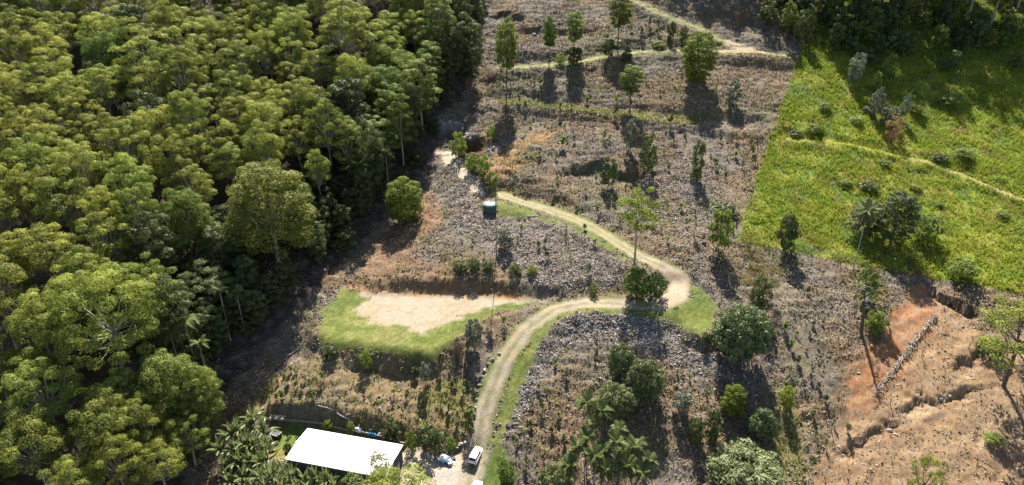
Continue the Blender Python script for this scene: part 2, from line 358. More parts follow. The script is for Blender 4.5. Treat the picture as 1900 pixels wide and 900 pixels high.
M_GREEN = leafmat("green_leaf", (.12, .165, .036), (.23, .27, .06), .42, .55, .02, .2)
M_DARKL = leafmat("dark_leaf", (.060, .085, .030), (.125, .15, .052), .30, .5, .02, .25)
M_MANGO = leafmat("mango_leaf", (.10, .13, .048), (.205, .235, .10), .25, .5, .012, .12, .2)
M_BRIGHT = leafmat("bright_leaf", (.12, .17, .025), (.23, .28, .045), .42, .5, .01, .12)
M_PALM = leafmat("palm_leaf", (.085, .12, .038), (.19, .22, .075), .35, .5, .015, .2, .2)
M_BANANA = leafmat("banana_leaf", (.11, .15, .05), (.24, .28, .10), .38, .35, .01, .2, .5)
M_YELL = leafmat("yellow_leaf", (.17, .13, .045), (.28, .22, .04), .4, .6, .01, .1)
M_RUST = leafmat("rust_leaf", (.26, .14, .08), (.34, .22, .14), .3, .7, .005, .05)
M_GREYL = leafmat("grey_leaf", (.13, .15, .10), (.22, .24, .17), .3, .5, .01, .15)
M_BARK = plain("pale_bark", (.34, .30, .25), .8, 0, .35, 1.2); M_DBARK = plain("dark_bark", (.10, .08, .065), .85, 0, .3, 2)
M_DEAD = plain("dead_wood", (.31, .28, .23), .85, 0, .35, 2); M_THATCH = plain("dry_frond", (.20, .15, .10), .8, 0, .3, 3)
M_TIMBER = plain("old_timber", (.26, .22, .19), .85, 0, .3, 2); M_ROCK = plain("rock", (.33, .30, .28), .9, 0, .35, 2, .4)
M_WHITE = plain("white_paint", (.80, .80, .80), .25, 0, .02, 1, 0, .5); M_ROOF = plain("white_roof_sheet", (.78, .78, .77), .45, 0, .03, .6)
M_WALLS = plain("slate_wall_sheet", (.075, .08, .095), .6, 0, .12, .8); M_GLASS = plain("dark_glass", (.015, .017, .02), .08, 0, .05, 1, 0, .7)
M_RUBBER = plain("rubber", (.02, .02, .02), .8); M_METAL = plain("alloy", (.5, .5, .52), .35, .9, .05); M_PLAST = plain("black_plastic", (.03, .03, .033), .6)
M_RED = plain("red_lens", (.35, .02, .02), .2); M_LENS = plain("clear_lens", (.7, .72, .75), .1)
M_TANK = plain("green_tank", (.035, .085, .07), .5, 0, .12, 1.2); M_TANKT = plain("pale_tank_lid", (.30, .38, .38), .5, 0, .12, 1.5)
M_TARP = plain("white_tarp", (.72, .73, .74), .6, 0, .08, 2, .5); M_BLUE = plain("blue_plastic", (.02, .20, .36), .4, 0, .1, 2)
M_WIRE = plain("galvanised", (.5, .5, .5), .5, .6, .1); M_POST = plain("grey_post", (.52, .50, .46), .8, 0, .2, 4)

# ------------------------------------------------------------------ mesh helpers
def mesh_np(name, V, F, mats, mi=None, attrs=None, smooth=False):
    me = bpy.data.meshes.new(name)
    V = np.asarray(V, np.float32); F = np.asarray(F, np.int32)
    n, kf = F.shape
    me.vertices.add(len(V)); me.vertices.foreach_set("co", V.ravel())
    me.loops.add(n * kf); me.loops.foreach_set("vertex_index", F.ravel())
    me.polygons.add(n); me.polygons.foreach_set("loop_start", np.arange(n, dtype=np.int32) * kf); me.polygons.foreach_set("loop_total", np.full(n, kf, np.int32))
    for m in mats: me.materials.append(m)
    if mi is not None: me.polygons.foreach_set("material_index", np.asarray(mi, np.int32))
    me.polygons.foreach_set("use_smooth", np.full(n, smooth, bool))
    for an, (kind, arr) in (attrs or {}).items():
        a = me.attributes.new(an, kind, 'POINT')
        a.data.foreach_set("color" if kind == 'FLOAT_COLOR' else "value", np.asarray(arr, np.float32).ravel())
    me.update(); return me
def link(name, me, parent=None, loc=None, rot=None, scale=None):
    o = bpy.data.objects.new(name, me); COL.objects.link(o)
    if parent is not None: o.parent = parent
    if loc is not None: o.location = loc
    if rot is not None: o.rotation_euler = rot
    if scale is not None: o.scale = scale
    return o
def tag(o, label, cat, group=None):
    o["label"] = label; o["category"] = cat
    if group: o["group"] = group
    return o
def empty(name, loc, rz=0, scale=(1, 1, 1)):
    o = link(name, None, None, loc, (0, 0, rz), scale); o.empty_display_size = .3; return o
class Geo:
    def __init__(s): s.V = []; s.F = []; s.n = 0; s.T = []; s.M = []
    def add(s, V, F, tint=0.5, mi=0):
        V = np.asarray(V, float).reshape(-1, 3); F = np.asarray(F, int).reshape(-1, 4)
        s.V.append(V); s.F.append(F + s.n); s.n += len(V)
        s.T.append(np.broadcast_to(np.asarray(tint, float), (len(V),))); s.M.append(np.full(len(F), mi))
    def tube(s, pts, rad, k=6, tint=.5, mi=0, cap=True):
        pts = np.asarray(pts, float); n = len(pts); rad = np.broadcast_to(np.asarray(rad, float), (n,))
        tg = np.gradient(pts, axis=0); tg /= np.linalg.norm(tg, axis=1)[:, None] + 1e-9
        a = np.cross(tg, [.31, .17, .05] if abs(tg[0, 2]) > .6 else [0, 0, 1.0]); a /= np.linalg.norm(a, axis=1)[:, None] + 1e-9; b = np.cross(tg, a)
        an = np.arange(k) * 2 * math.pi / k
        V = pts[:, None] + rad[:, None, None] * (a[:, None] * np.cos(an)[None, :, None] + b[:, None] * np.sin(an)[None, :, None])
        i, j = np.meshgrid(np.arange(n - 1), np.arange(k), indexing='ij'); j2 = (j + 1) % k
        F = np.stack([i * k + j, i * k + j2, (i + 1) * k + j2, (i + 1) * k + j], -1).reshape(-1, 4)
        s.add(V, F, tint, mi)
        if cap:
            e = V[-1].mean(0); VV = np.vstack([V[-1], e[None]])
            FF = [[q, (q + 1) % k, k, k] for q in range(0, k)]
            FF = [[q, (q + 1) % k, (q + 2) % k, k] for q in range(0, k, 2)] if k % 2 == 0 else []
            if FF: s.add(VV, FF, tint, mi)
    def leaves(s, c, nrm, ln, wd, tint, mi=0, axis=None, droop=0):
        c = np.asarray(c, float); n = len(c)
        r = rng.normal(size=(n, 3)) if axis is None else np.asarray(axis, float)
        a = r - (r * nrm).sum(1)[:, None] * nrm; a /= np.linalg.norm(a, axis=1)[:, None] + 1e-9
        b = np.cross(nrm, a)
        ln = np.broadcast_to(np.asarray(ln, float), (n,))[:, None]; wd = np.broadcast_to(np.asarray(wd, float), (n,))[:, None]
        V = np.stack([c - a * ln / 2, c + b * wd / 2, c + a * ln / 2, c - b * wd / 2], 1).reshape(-1, 3)
        F = np.arange(4 * n).reshape(n, 4)
        s.add(V, F, np.repeat(np.broadcast_to(np.asarray(tint, float), (n,)), 4), mi)
    def box(s, c, sz, rz=0, mi=0, tint=.5):
        x, y, z = np.array(sz) / 2.0
        V = np.array([[-x, -y, -z], [x, -y, -z], [x, y, -z], [-x, y, -z], [-x, -y, z], [x, -y, z], [x, y, z], [-x, y, z]])
        ca, sa = math.cos(rz), math.sin(rz); V = V @ np.array([[ca, sa, 0], [-sa, ca, 0], [0, 0, 1]]) + np.array(c)
        s.add(V, [[0, 3, 2, 1], [4, 5, 6, 7], [0, 1, 5, 4], [1, 2, 6, 5], [2, 3, 7, 6], [3, 0, 4, 7]], tint, mi)
    def mesh(s, name, mats, smooth=False):
        if not isinstance(mats, (list, tuple)): mats = [mats]
        return mesh_np(name, np.vstack(s.V), np.vstack(s.F), mats, np.concatenate(s.M), {"tint": ('FLOAT', np.concatenate(s.T))}, smooth)
def unit(v): return v / (np.linalg.norm(v, axis=-1, keepdims=True) + 1e-9)
def sphere_dirs(n, zmin=-1.0):
    z = rng.uniform(zmin, 1, n); t = rng.uniform(0, 2 * math.pi, n); r = np.sqrt(1 - z * z)
    return np.stack([r * np.cos(t), r * np.sin(t), z], 1)

# ------------------------------------------------------------------ ground objects
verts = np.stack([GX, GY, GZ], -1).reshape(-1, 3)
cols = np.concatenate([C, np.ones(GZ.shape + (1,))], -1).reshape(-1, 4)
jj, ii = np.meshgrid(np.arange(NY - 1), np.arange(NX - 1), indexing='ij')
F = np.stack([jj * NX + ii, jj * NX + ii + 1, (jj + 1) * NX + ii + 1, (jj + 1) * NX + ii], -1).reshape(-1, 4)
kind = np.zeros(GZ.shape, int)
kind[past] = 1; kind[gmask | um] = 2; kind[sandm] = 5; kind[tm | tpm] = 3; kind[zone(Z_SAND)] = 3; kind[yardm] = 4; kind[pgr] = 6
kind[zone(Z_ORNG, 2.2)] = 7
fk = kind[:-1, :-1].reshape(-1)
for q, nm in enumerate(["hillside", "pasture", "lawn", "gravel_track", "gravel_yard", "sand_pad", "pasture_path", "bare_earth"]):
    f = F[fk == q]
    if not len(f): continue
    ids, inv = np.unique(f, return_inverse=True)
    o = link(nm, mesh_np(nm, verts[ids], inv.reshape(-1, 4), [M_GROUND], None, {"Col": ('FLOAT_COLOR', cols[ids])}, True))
    o["kind"] = "structure"

# ------------------------------------------------------------------ ground stuff: litter, grass
def gsamp(arr, x, y):
    i = np.clip(np.searchsorted(xs, x) - 1, 0, NX - 2); j = np.clip(np.searchsorted(ys, y) - 1, 0, NY - 2); return arr[j, i]
def uvof(x, y): return project(x, y, hgt(x, y))
def scatter(n, box_):
    return rng.uniform(box_[0], box_[1], n), rng.uniform(box_[2], box_[3], n)
def stuff(name, me, label):
    o = link(name, me); o["kind"] = "stuff"; o["label"] = label; return o
# dead litter: bent strips lying on the mulch
x, y = scatter(330000, (-70, 190, 92, 315)); u, v = uvof(x, y)
ok = (u > 200) & (u < 1930) & (v > -25) & (v < 930) & (gsamp(kind, x, y) == 0) & (gsamp(tr_d, x, y) > 2.6)
fo = pip(u, v, Z_FOREST) & (rng.random(len(x)) > .25); bare = (pip(u, v, Z_BARE) | pip(u, v, Z_ORN2)) & (rng.random(len(x)) > .22)
dryz = (pip(u, v, Z_DRY) | pip(u, v, Z_ORBANK) | pip(u, v, Z_ORMND)) & (rng.random(len(x)) > .4)
patch = rng.random(len(x)) > .25 + 1.1 * sm((fbm(x / 8, y / 8, 141, 3) - .36) / .2)
ok &= ~fo & ~bare & ~dryz & ~patch
x, y, u, v = x[ok][:135000], y[ok][:135000], u[ok][:135000], v[ok][:135000]; n = len(x); z = hgt(x, y)
th = rng.normal(0, .55, n) + np.where(rng.random(n) < .35, rng.uniform(0, 3.14, n), 0)
ax = np.stack([np.cos(th), np.sin(th), rng.normal(0, .25, n)], 1); ax[:, 2] += .25 * np.sin(th)
sd_ = np.stack([-np.sin(th), np.cos(th), rng.normal(.2, .5, n)], 1)
ln = rng.gamma(2.2, .13, n)[:, None] + .1; wd = (rng.uniform(.05, .13, n))[:, None]
c = np.stack([x, y, z + rng.uniform(.0, .1, n)], 1); up_ = np.zeros((n, 3)); up_[:, 2] = rng.gamma(2, .06, n) + .03
V_ = np.stack([c - ax * ln / 2 - sd_ * wd, c - ax * ln / 2 + sd_ * wd, c + up_ + sd_ * wd, c + up_ - sd_ * wd, c + ax * ln / 2 + sd_ * wd * .5, c + ax * ln / 2 - sd_ * wd * .5], 1).reshape(-1, 3)
b6 = np.arange(n)[:, None] * 6
F_ = np.concatenate([b6 + np.array([[0, 1, 2, 3]]), b6 + np.array([[3, 2, 4, 5]])], 0)
pal = np.array([L3(150, 140, 130), L3(112, 100, 90), L3(172, 154, 124), L3(70, 58, 50), L3(200, 188, 172), L3(136, 104, 74)])
cc = pal[rng.choice(6, n, p=[.27, .24, .19, .12, .1, .08])] * rng.uniform(.75, 1.2, n)[:, None]
gcol = np.stack([gsamp(C[..., q], x, y) for q in range(3)], 1); cc = cc * .52 + gcol * .5
cc = np.repeat(np.concatenate([cc, np.ones((n, 1))], 1), 6, 0)
stuff("dead_litter", mesh_np("dead_litter", V_, F_, [M_LITTER], None, {"Col": ('FLOAT_COLOR', cc)}), "grey brown dead fern litter over the slopes")
# stony rubble of the grey banks
x, y = scatter(300000, (-30, 130, 95, 230)); u, v = uvof(x, y)
u = u + rng.normal(0, 9, len(u)); v = v + rng.normal(0, 7, len(v))
inz = pip(u, v, Z_GREY) * (.25 + .75 * (fbm(x / 5, y / 5, 151, 3) > .47)) + pip(u, v, Z_GREY2) * .35 + pip(u, v, [(1180, 330), (1300, 330), (1330, 420), (1300, 480), (1240, 480), (1180, 400)]) * .3 + pip(u, v, Z_GRVL) * 1.0
ok = (rng.random(len(x)) < inz) & (gsamp(kind, x, y) == 0); x, y = x[ok][:12000], y[ok][:12000]; n = len(x)
oc = np.array([[1, 0, 0], [0, 1, 0], [-1, 0, 0], [0, -1, 0], [0, 0, 1], [0, 0, -1.0]]); th = rng.uniform(0, 6.28, n); sz = rng.gamma(3, .05, (n, 3)) + .05; sz[:, 2] *= .5
q = oc[None] * sz[:, None, :] * rng.uniform(.7, 1.3, (n, 6, 1)); q[..., :] = np.stack([q[..., 0] * np.cos(th)[:, None] - q[..., 1] * np.sin(th)[:, None], q[..., 0] * np.sin(th)[:, None] + q[..., 1] * np.cos(th)[:, None], q[..., 2] + .3 * q[..., 0]], -1)
q += np.stack([x, y, hgt(x, y) + .06], 1)[:, None]
b6 = np.arange(n)[:, None] * 6
F_ = np.concatenate([b6 + np.array([f_]) for f_ in ([0, 1, 4], [1, 2, 4], [2, 3, 4], [3, 0, 4], [1, 0, 5], [2, 1, 5], [3, 2, 5], [0, 3, 5])], 0)
cc = np.array([L3(176, 170, 163), L3(150, 143, 137), L3(196, 190, 180), L3(118, 110, 104)])[rng.choice(4, n, p=[.4, .3, .2, .1])] * np.array([.64, .62, .63])
stuff("rubble", mesh_np("rubble", q.reshape(-1, 3), F_, [M_LITTER], None, {"Col": ('FLOAT_COLOR', np.repeat(np.concatenate([cc, np.ones((n, 1))], 1), 6, 0))}), "grey stony rubble on the banks beside the driveway")
def blades(x, y, hmin, hmax, wd, cols_, jit, lean=.5, per=2):
    x = np.repeat(x, per); y = np.repeat(y, per); n = len(x)
    x = x + rng.normal(0, wd * 1.2, n); y = y + rng.normal(0, wd * 1.2, n)
    c = np.stack([x, y, hgt(x, y) - .03], 1); th = rng.uniform(0, 2 * math.pi, n)
    s_ = np.stack([np.cos(th), np.sin(th), np.zeros(n)], 1) * (wd * rng.uniform(.5, 1.2, n))[:, None]
    h = rng.uniform(hmin, hmax, n)
    t = rng.normal(0, lean, (n, 2)) * h[:, None]
    m = c + np.stack([t[:, 0] * .35, t[:, 1] * .35, h * .65], 1); e = c + np.stack([t[:, 0], t[:, 1], h], 1)
    Vv = np.stack([c - s_, c + s_, m + s_ * .8, m - s_ * .8, e + s_ * .1, e - s_ * .1], 1).reshape(-1, 3)
    b = np.arange(n)[:, None] * 6
    Ff = np.concatenate([b + np.array([[0, 1, 2, 3]]), b + np.array([[3, 2, 4, 5]])], 0)
    cl = np.asarray(cols_); cl = np.repeat(cl, per, 0) * rng.uniform(1 - jit, 1 + jit, n)[:, None]
    return Vv, Ff, np.repeat(np.concatenate([cl, np.ones((n, 1))], 1), 6, 0)
def gc(x, y): return np.stack([gsamp(C[..., q], x, y) for q in range(3)], 1)
# tall pasture grass
x, y = scatter(300000, (40, 225, 140, 330)); u, v = uvof(x, y)
ok = (u < 1960) & (v > -30) & gsamp(past, x, y) & (gsamp(pd, x, y) > 1.2)
cl_ = fbm(x / 3.5, y / 3.5, 95, 3); ok &= rng.random(len(x)) < .25 + 1.2 * sm((cl_ - .38) / .2)
x, y = x[ok][:80000], y[ok][:80000]
gp = np.array([L3(142, 162, 46), L3(168, 172, 68), L3(110, 138, 46), L3(186, 176, 110)])[rng.choice(4, len(x), p=[.45, .28, .2, .07])]
hb = .45 + .9 * sm((fbm(x / 4, y / 4, 97, 3) - .35) / .3)
a, b, c_ = blades(x, y, .3, 1.1, .10, gp * .65 + gc(x, y) * .5, .25, .6, 2)
stuff("tall_grass", mesh_np("tall_grass", a, b, [M_BLADE], None, {"Col": ('FLOAT_COLOR', c_)}), "tall yellow green grass of the pasture")
# lawn grass
x, y = scatter(260000, (-45, 130, 95, 320)); ok = (gsamp(kind, x, y) == 2); x, y = x[ok][:32000], y[ok][:32000]
a, b, c_ = blades(x, y, .06, .2, .05, gc(x, y) * 1.1, .45, .5, 1)
stuff("lawn_grass", mesh_np("lawn_grass", a, b, [M_BLADE], None, {"Col": ('FLOAT_COLOR', c_)}), "short mown grass on the lawns and verges")
# weeds on the slopes
x, y = scatter(260000, (-70, 190, 92, 315)); u, v = uvof(x, y); wn = fbm(x / 6, y / 6, 99, 4)
dens = sm((wn - .5) / .16) * .5
for zz, am in ((Z_TERRG, 1.6), (Z_WEED, .9), (Z_RGRASS, .9), (Z_DRY, .25), ([(1575, 500), (1640, 500), (1650, 560), (1640, 640), (1600, 600)], 1.6), ([(1380, 440), (1480, 470), (1460, 520), (1380, 500)], .8), ([(960, 280), (1000, 285), (990, 305), (950, 305)], 1.5)): dens += am * pip(u, v, zz)
dens *= ~pip(u, v, Z_BARE) | (rng.random(len(x)) < .1)
ok = (gsamp(kind, x, y) == 0) & ~pip(u, v, Z_FOREST) & (u < 1930) & (v > -20) & (rng.random(len(x)) < dens * .42); x, y = x[ok][:17000], y[ok][:17000]
gp = np.array([L3(108, 124, 50), L3(140, 142, 66), L3(80, 100, 44), L3(160, 150, 96)])[rng.choice(4, len(x))]
a, b, c_ = blades(x, y, .15, .7, .1, gp, .3, .7, 3)
stuff("weeds", mesh_np("weeds", a, b, [M_BLADE], None, {"Col": ('FLOAT_COLOR', c_)}), "green and straw weeds between the mulch")

# ------------------------------------------------------------------ plant prototypes: {kind: [(H, W, {part: mesh})]}
PROTO = {}
def clumps(K, zmin, mind):
    pts = []
    for k_ in range(K):
        best, bd = None, -1
        for q in sphere_dirs(12, zmin):
            q = q * rng.uniform(.72, 1.0)
            d = min([np.linalg.norm(q - p) for p in pts] or [9])
            if d > bd: best, bd = q, d
        pts.append(best)
    return np.array(pts)
def crown_tree(H, W, cb, K, rc, nl, ls, zmin=-.25, zf=.7, bark_r=.28, lean=0.0, limbs=True, fill=0, lobed=0.0, wr=.45, dz0=-.25):
    """trunk and limbs, and a crown of leafy domes. cb: height of the crown's foot as a share of H"""
    ch = H * (1 - cb); zc = H - ch * .56
    cl = clumps(K, zmin, .3)
    cl = cl * np.array([W / 2 * .86, W / 2 * .86, ch * .52]) * (1 + lobed * rng.normal(size=(K, 1)))
    cl[:, 2] += zc; top = cl[:, 2].max() + rc * zf
    g = Geo()
    for p in cl:
        r = rc * rng.uniform(.7, 1.25); n = int(nl * (r / rc) ** 2)
        d = sphere_dirs(n, dz0); sh = 1 - .4 * rng.random(n) ** 2
        # broken outline
        lob = 1 + .15 * np.sin(d[:, 0] * 5 + p[0] * 3) * np.cos(d[:, 1] * 5 + p[1] * 2)
        pos = p + d * np.array([1, 1, zf]) * (r * sh * lob)[:, None]
        nr = unit(d + rng.normal(0, .32, (n, 3)))
        tint = np.clip(rng.uniform(0, 1) * .75 + rng.normal(.12, .18, n), 0, 1)
        L = ls * rng.uniform(.7, 1.35, n)
        g.leaves(pos, nr, L, L * wr, tint)
    if fill:
        d = sphere_dirs(fill, -.8) * (rng.random((fill, 1)) ** .5 * .8); pos = d * np.array([W / 2, W / 2, ch / 2]); pos[:, 2] += zc
        g.leaves(pos, unit(rng.normal(size=(fill, 3))), ls * 1.1, ls * .55, rng.uniform(0, .5, fill))
    t = Geo(); zt = zc - ch * .1
    bend = rng.normal(0, .02, 2) * H
    tp = [(0, 0, -.6), (bend[0] * .2, bend[1] * .2, zt * .33), (bend[0] * .7, bend[1] * .7, zt * .7), (bend[0], bend[1], zt)]
    t.tube(tp, [bark_r * 1.35, bark_r, bark_r * .8, bark_r * .55], 7)
    if limbs:
        for p in cl[::max(1, K // 22)]:
            s0 = np.array([bend[0] * .7, bend[1] * .7, zt * rng.uniform(.68, .95)]); mdl = s0 * .45 + p * .55 + np.array([0, 0, -rng.uniform(0, .08) * H])
            t.tube([s0, mdl, p], [bark_r * .42, bark_r * .26, bark_r * .1], 5)
    return g, t
def proto(kind_, leaf, bark, n, mk):
    out = []
    for i in range(n):
        g, t = mk(i); V_ = np.vstack(g.V)
        Hh = np.percentile(V_[:, 2], 99.5); Ww = 2 * np.percentile(np.hypot(V_[:, 0], V_[:, 1]), 99.3)
        out.append((Hh, Ww, {"trunk": t.mesh(kind_ + "_trunk", bark, True), "crown": g.mesh(kind_ + "_crown", leaf)}))
    PROTO[kind_] = out
U_ = rng.uniform
proto("gum", M_GUM, M_BARK, 6, lambda i: crown_tree(24, 13.5, .28 + .05 * (i % 3), 40, (1.6, 1.4, 1.75)[i % 3], 400, .38, -.35, .78, .32, fill=250, lobed=.11, dz0=-.12))
proto("biggum", M_GUM, M_BARK, 1, lambda i: crown_tree(27, 24, .22, 100, 1.75, 380, .40, -.55, .8, .4, fill=900, lobed=.07, dz0=-.2))
proto("dome", M_GREEN, M_BARK, 2, lambda i: crown_tree(24, 15, .15, 104, 1.6, 290, .42, -.7, .85, .36, fill=900, dz0=-.4))
proto("tallgreen", M_GREEN, M_BARK, 3, lambda i: crown_tree(26, 9, .22, 50, 1.25, 250, .42, -.85, .75, .26, fill=400))
proto("darktree", M_DARKL, M_DBARK, 4, lambda i: crown_tree(20, 10, .10, 52, 1.4, 220, .48, -.9, .8, .25, fill=600, lobed=.12))
proto("mango", M_MANGO, M_DBARK, 3, lambda i: crown_tree(9, 10, .06, 80, .95, 110, .50, -.75, .8, .28, fill=900, wr=.38))
proto("bright", M_BRIGHT, M_DBARK, 2, lambda i: crown_tree(14, 10, .06, 110, 1.0, 140, .40, -.95, .85, .2, fill=1500))
proto("slimgum", M_GREEN, M_DBARK, 4, lambda i: crown_tree(15, 6, .38, 40, .95, 200, .36, -.95, .8, .15, fill=700))
proto("lonegum", M_BRIGHT, M_BARK, 2, lambda i: crown_tree(15, 8, .42, 22, 1.15, 150, .42, -.6, .7, .2, lobed=.15))
proto("shrub", M_DARKL, M_DBARK, 4, lambda i: crown_tree(3, 2.8, .05, 18, .5, 60, .32, -.85, .8, .06, fill=150, limbs=False))
proto("greenshrub", M_GREEN, M_DBARK, 3, lambda i: crown_tree(3, 2.8, .05, 18, .5, 55, .32, -.85, .8, .06, fill=120, limbs=False))
proto("brightshrub", M_BRIGHT, M_DBARK, 2, lambda i: crown_tree(3, 3, .05, 18, .55, 60, .32, -.85, .8, .06, fill=120, limbs=False))
proto("greyshrub", M_GREYL, M_DBARK, 2, lambda i: crown_tree(3, 2.4, .1, 16, .45, 60, .34, -.8, .8, .06, fill=80, limbs=False))
proto("thinyellow", M_YELL, M_DBARK, 2, lambda i: crown_tree(8, 7, .12, 26, .9, 55, .30, -.8, .7, .09, lobed=.2))
proto("rust", M_RUST, M_DBARK, 1, lambda i: crown_tree(4, 4, .05, 24, .55, 70, .28, -.9, .9, .06))
proto("sparsegum", M_GUM, M_DBARK, 2, lambda i: crown_tree(14, 12, .3, 30, 1.2, 130, .38, -.8, .55, .22, lobed=.12))

def spawn(kind_, name, base, H, W, rz=None, var=None):
    h0, w0, parts = PROTO[kind_][rng.integers(len(PROTO[kind_])) if var is None else var % len(PROTO[kind_])]
    o = empty(name, base, rng.uniform(0, 6.28) if rz is None else rz, (W / w0, W / w0, H / h0))
    for pn, me in parts.items(): link(pn, me, o)
    return o
def pxm(t): return FPX / t
def va(v): return PITCH + math.atan((v - 450) / FPX)
CBASE = {"slimgum": .40, "lonegum": .42, "gum": .33, "sparsegum": .3, "tallgreen": .22, "darktree": .1}
def place(kind_, name, u, vtop, vbase, wpx, label, cat, group=None, var=None):
    """vtop, vbase: upper and lower limit of the plant in the picture; the trunk's foot for the tall ones"""
    cb = CBASE.get(kind_, 0.0); a = va((vtop + vbase) / 2); E = vbase - vtop; foot_v = vbase; sw = wpx * math.sin(a)
    if cb >= .2:
        Hp = E / math.cos(a)
        for _ in range(12):
            top = Hp * (1 + cb) / 2 * math.cos(a) + math.hypot(Hp * (1 - cb) * math.cos(a), sw) / 2
            Hp = max(.2 * E, Hp * E / top)
    else:
        hc = math.sqrt(max((.45 * E) ** 2, E * E - sw * sw)); Hp = hc / math.cos(a); foot_v = vbase - E / 2 + hc / 2
    vc = foot_v - (Hp * (1 + cb) / 2) * math.cos(a)
    p, t = P(950 + (u - 950) * (2970 - foot_v) / (2970 - vc), foot_v)
    return tag(spawn(kind_, name, p - np.array([0, 0, .05]), max(.4, Hp / pxm(t)), wpx / pxm(t), None, var), label, cat, group)

# ---- palms
def frond_mesh(L, wl, nleaf, droop, mat, name, broad=.14):
    g = Geo(); s_ = np.linspace(0, 1, 7)
    rp = np.stack([s_ * L * (1 - .18 * s_), 0 * s_, L * (.35 * s_ - droop * s_ ** 2)], 1); g.tube(rp, .035 * (1.2 - s_), 4, .9)
    for side in (-1, 1):
        q = np.linspace(.14, 1, nleaf); base = np.stack([np.interp(q, s_, rp[:, 0]), 0 * q, np.interp(q, s_, rp[:, 2])], 1)
        ll = wl * np.sin(np.pi * (q * .82 + .12)) + .1
        tip = base + np.stack([ll * .55, side * ll * .8, -ll * rng.uniform(.15, .5, nleaf)], 1)
        md = (base + tip) / 2 + np.array([0, 0, .04]); dx = np.array([broad * L / 6, 0, 0])
        for k_ in range(nleaf):
            g.add([base[k_] - dx * .5, base[k_] + dx * .5, md[k_] + dx, md[k_] - dx, ], [[0, 1, 2, 3]], rng.uniform(.2, .9))
            g.add([md[k_] - dx, md[k_] + dx, tip[k_] + dx * .15, tip[k_] - dx * .15], [[0, 1, 2, 3]], rng.uniform(.2, .9))
    return g.mesh(name, mat)
FROND = [frond_mesh(3.0, .8, 22, d, M_PALM, "palm_frond", .17) for d in (.35, .75, 1.05)]
tg = Geo(); tg.tube([(0, 0, -.4), (.03, 0, .4), (.02, 0, .8), (0, 0, 1)], [.16, .11, .09, .09], 7); PTRUNK = tg.mesh("palm_trunk", M_BARK, True)
tg = Geo(); tg.tube([(0, 0, -.4), (.01, 0, .4), (.0, 0, .8), (0, 0, 1)], [.16, .11, .09, .09], 7); PTRUNKD = tg.mesh("palm_trunk_dark", M_DBARK, True)
tg = Geo(); tg.tube([(0, 0, 0), (0, 0, .5), (0, 0, 1.0)], [.14, .15, .06], 7, .8); PSHAFT = tg.mesh("palm_crownshaft", M_PALM, True)
def palm(u, vtop, vbase, fl, label, group=None, n=14, dark=False, cat="palm", thin=1.0, name="palm_tree", skirt=False):
    p, t = P(u, vbase); H = max(.6, (vbase - vtop) / pxm(t) / math.cos(va(vbase)) - fl * .3)
    o = empty(name, p, rng.uniform(0, 6.28)); tag(o, label, cat, group)
    link("trunk", PTRUNKD if dark else PTRUNK, o, (0, 0, 0), None, (thin, thin, H)); link("crownshaft", PSHAFT, o, (0, 0, H - .1), None, (thin, thin, .9))
    s = fl / 3.0
    for k_ in range(n):
        el = (.75, .25, -.15)[k_ % 3] + rng.normal(0, .12)
        link("frond", FROND[(0, 1, 2)[k_ % 3]], o, (0, 0, H + .5), (0, -el, k_ * 2.399 + rng.normal(0, .15)), (s, s, s))
    if skirt:
        for k_ in range(2):
            g = Geo(); cx = (-.55, .55)[k_]
            for q in range(40):
                a_ = rng.uniform(0, 6.28); r_ = rng.uniform(.15, .5)
                g.tube([(cx * .5, 0, H - .2), (cx + r_ * math.cos(a_), r_ * math.sin(a_), H - 1.2), (cx * .9 + r_ * .6 * math.cos(a_), r_ * .6 * math.sin(a_), H - 2.8)], [.03, .07, .03], 4)
            link("dead_frond", g.mesh("dead_frond", M_THATCH), o)
    return o
# ---- bananas
def blade_leaf(L, wd, droop, mat, name):
    g = Geo(); s_ = np.linspace(0, 1, 8)
    x_ = s_ * L * (1 - .12 * s_); z_ = L * (.55 * s_ - droop * s_ ** 2); w_ = wd * np.sin(np.pi * np.clip(s_ * .86 + .1, 0, 1)) * (s_ > .12) + .03
    for side in (-1, 1):
        for k_ in range(7):
            j0, j1 = rng.uniform(.85, 1.1, 2)
            g.add([(x_[k_], 0, z_[k_]), (x_[k_ + 1], 0, z_[k_ + 1]), (x_[k_ + 1] + .03, side * w_[k_ + 1] * j1, z_[k_ + 1] - w_[k_ + 1] * .35), (x_[k_] - .02, side * w_[k_] * j0, z_[k_] - w_[k_] * .35)], [[0, 1, 2, 3]], rng.uniform(.1, .9))
    g.tube(np.stack([x_, 0 * x_, z_ + .01], 1), .03, 4, 1.0)
    return g.mesh(name, mat)
BLEAF = [blade_leaf(2.9, .21, d, M_BANANA, "banana_leaf_shape") for d in (.25, .5, .85)]
tg = Geo(); tg.tube([(0, 0, -.3), (0, 0, .5), (0, 0, 1)], [.17, .14, .08], 7, .3); BSTEM = tg.mesh("banana_stem", M_BANANA, True)
def banana(u, v, H, label, group, n=9, px_is_top=False, sc=1.0):
    p, t = P(u, v)
    o = empty("banana_plant", p, rng.uniform(0, 6.28)); tag(o, label, "banana plant", group)
    link("stem", BSTEM, o, None, None, (1, 1, H))
    for k_ in range(n):
        el = (.95, .5, .1)[k_ % 3] + rng.normal(0, .1)
        link("leaf", BLEAF[k_ % 3], o, (0, 0, H - .15), (0, -el, k_ * 2.399 + rng.normal(0, .2)), (sc, sc, sc))
    return o
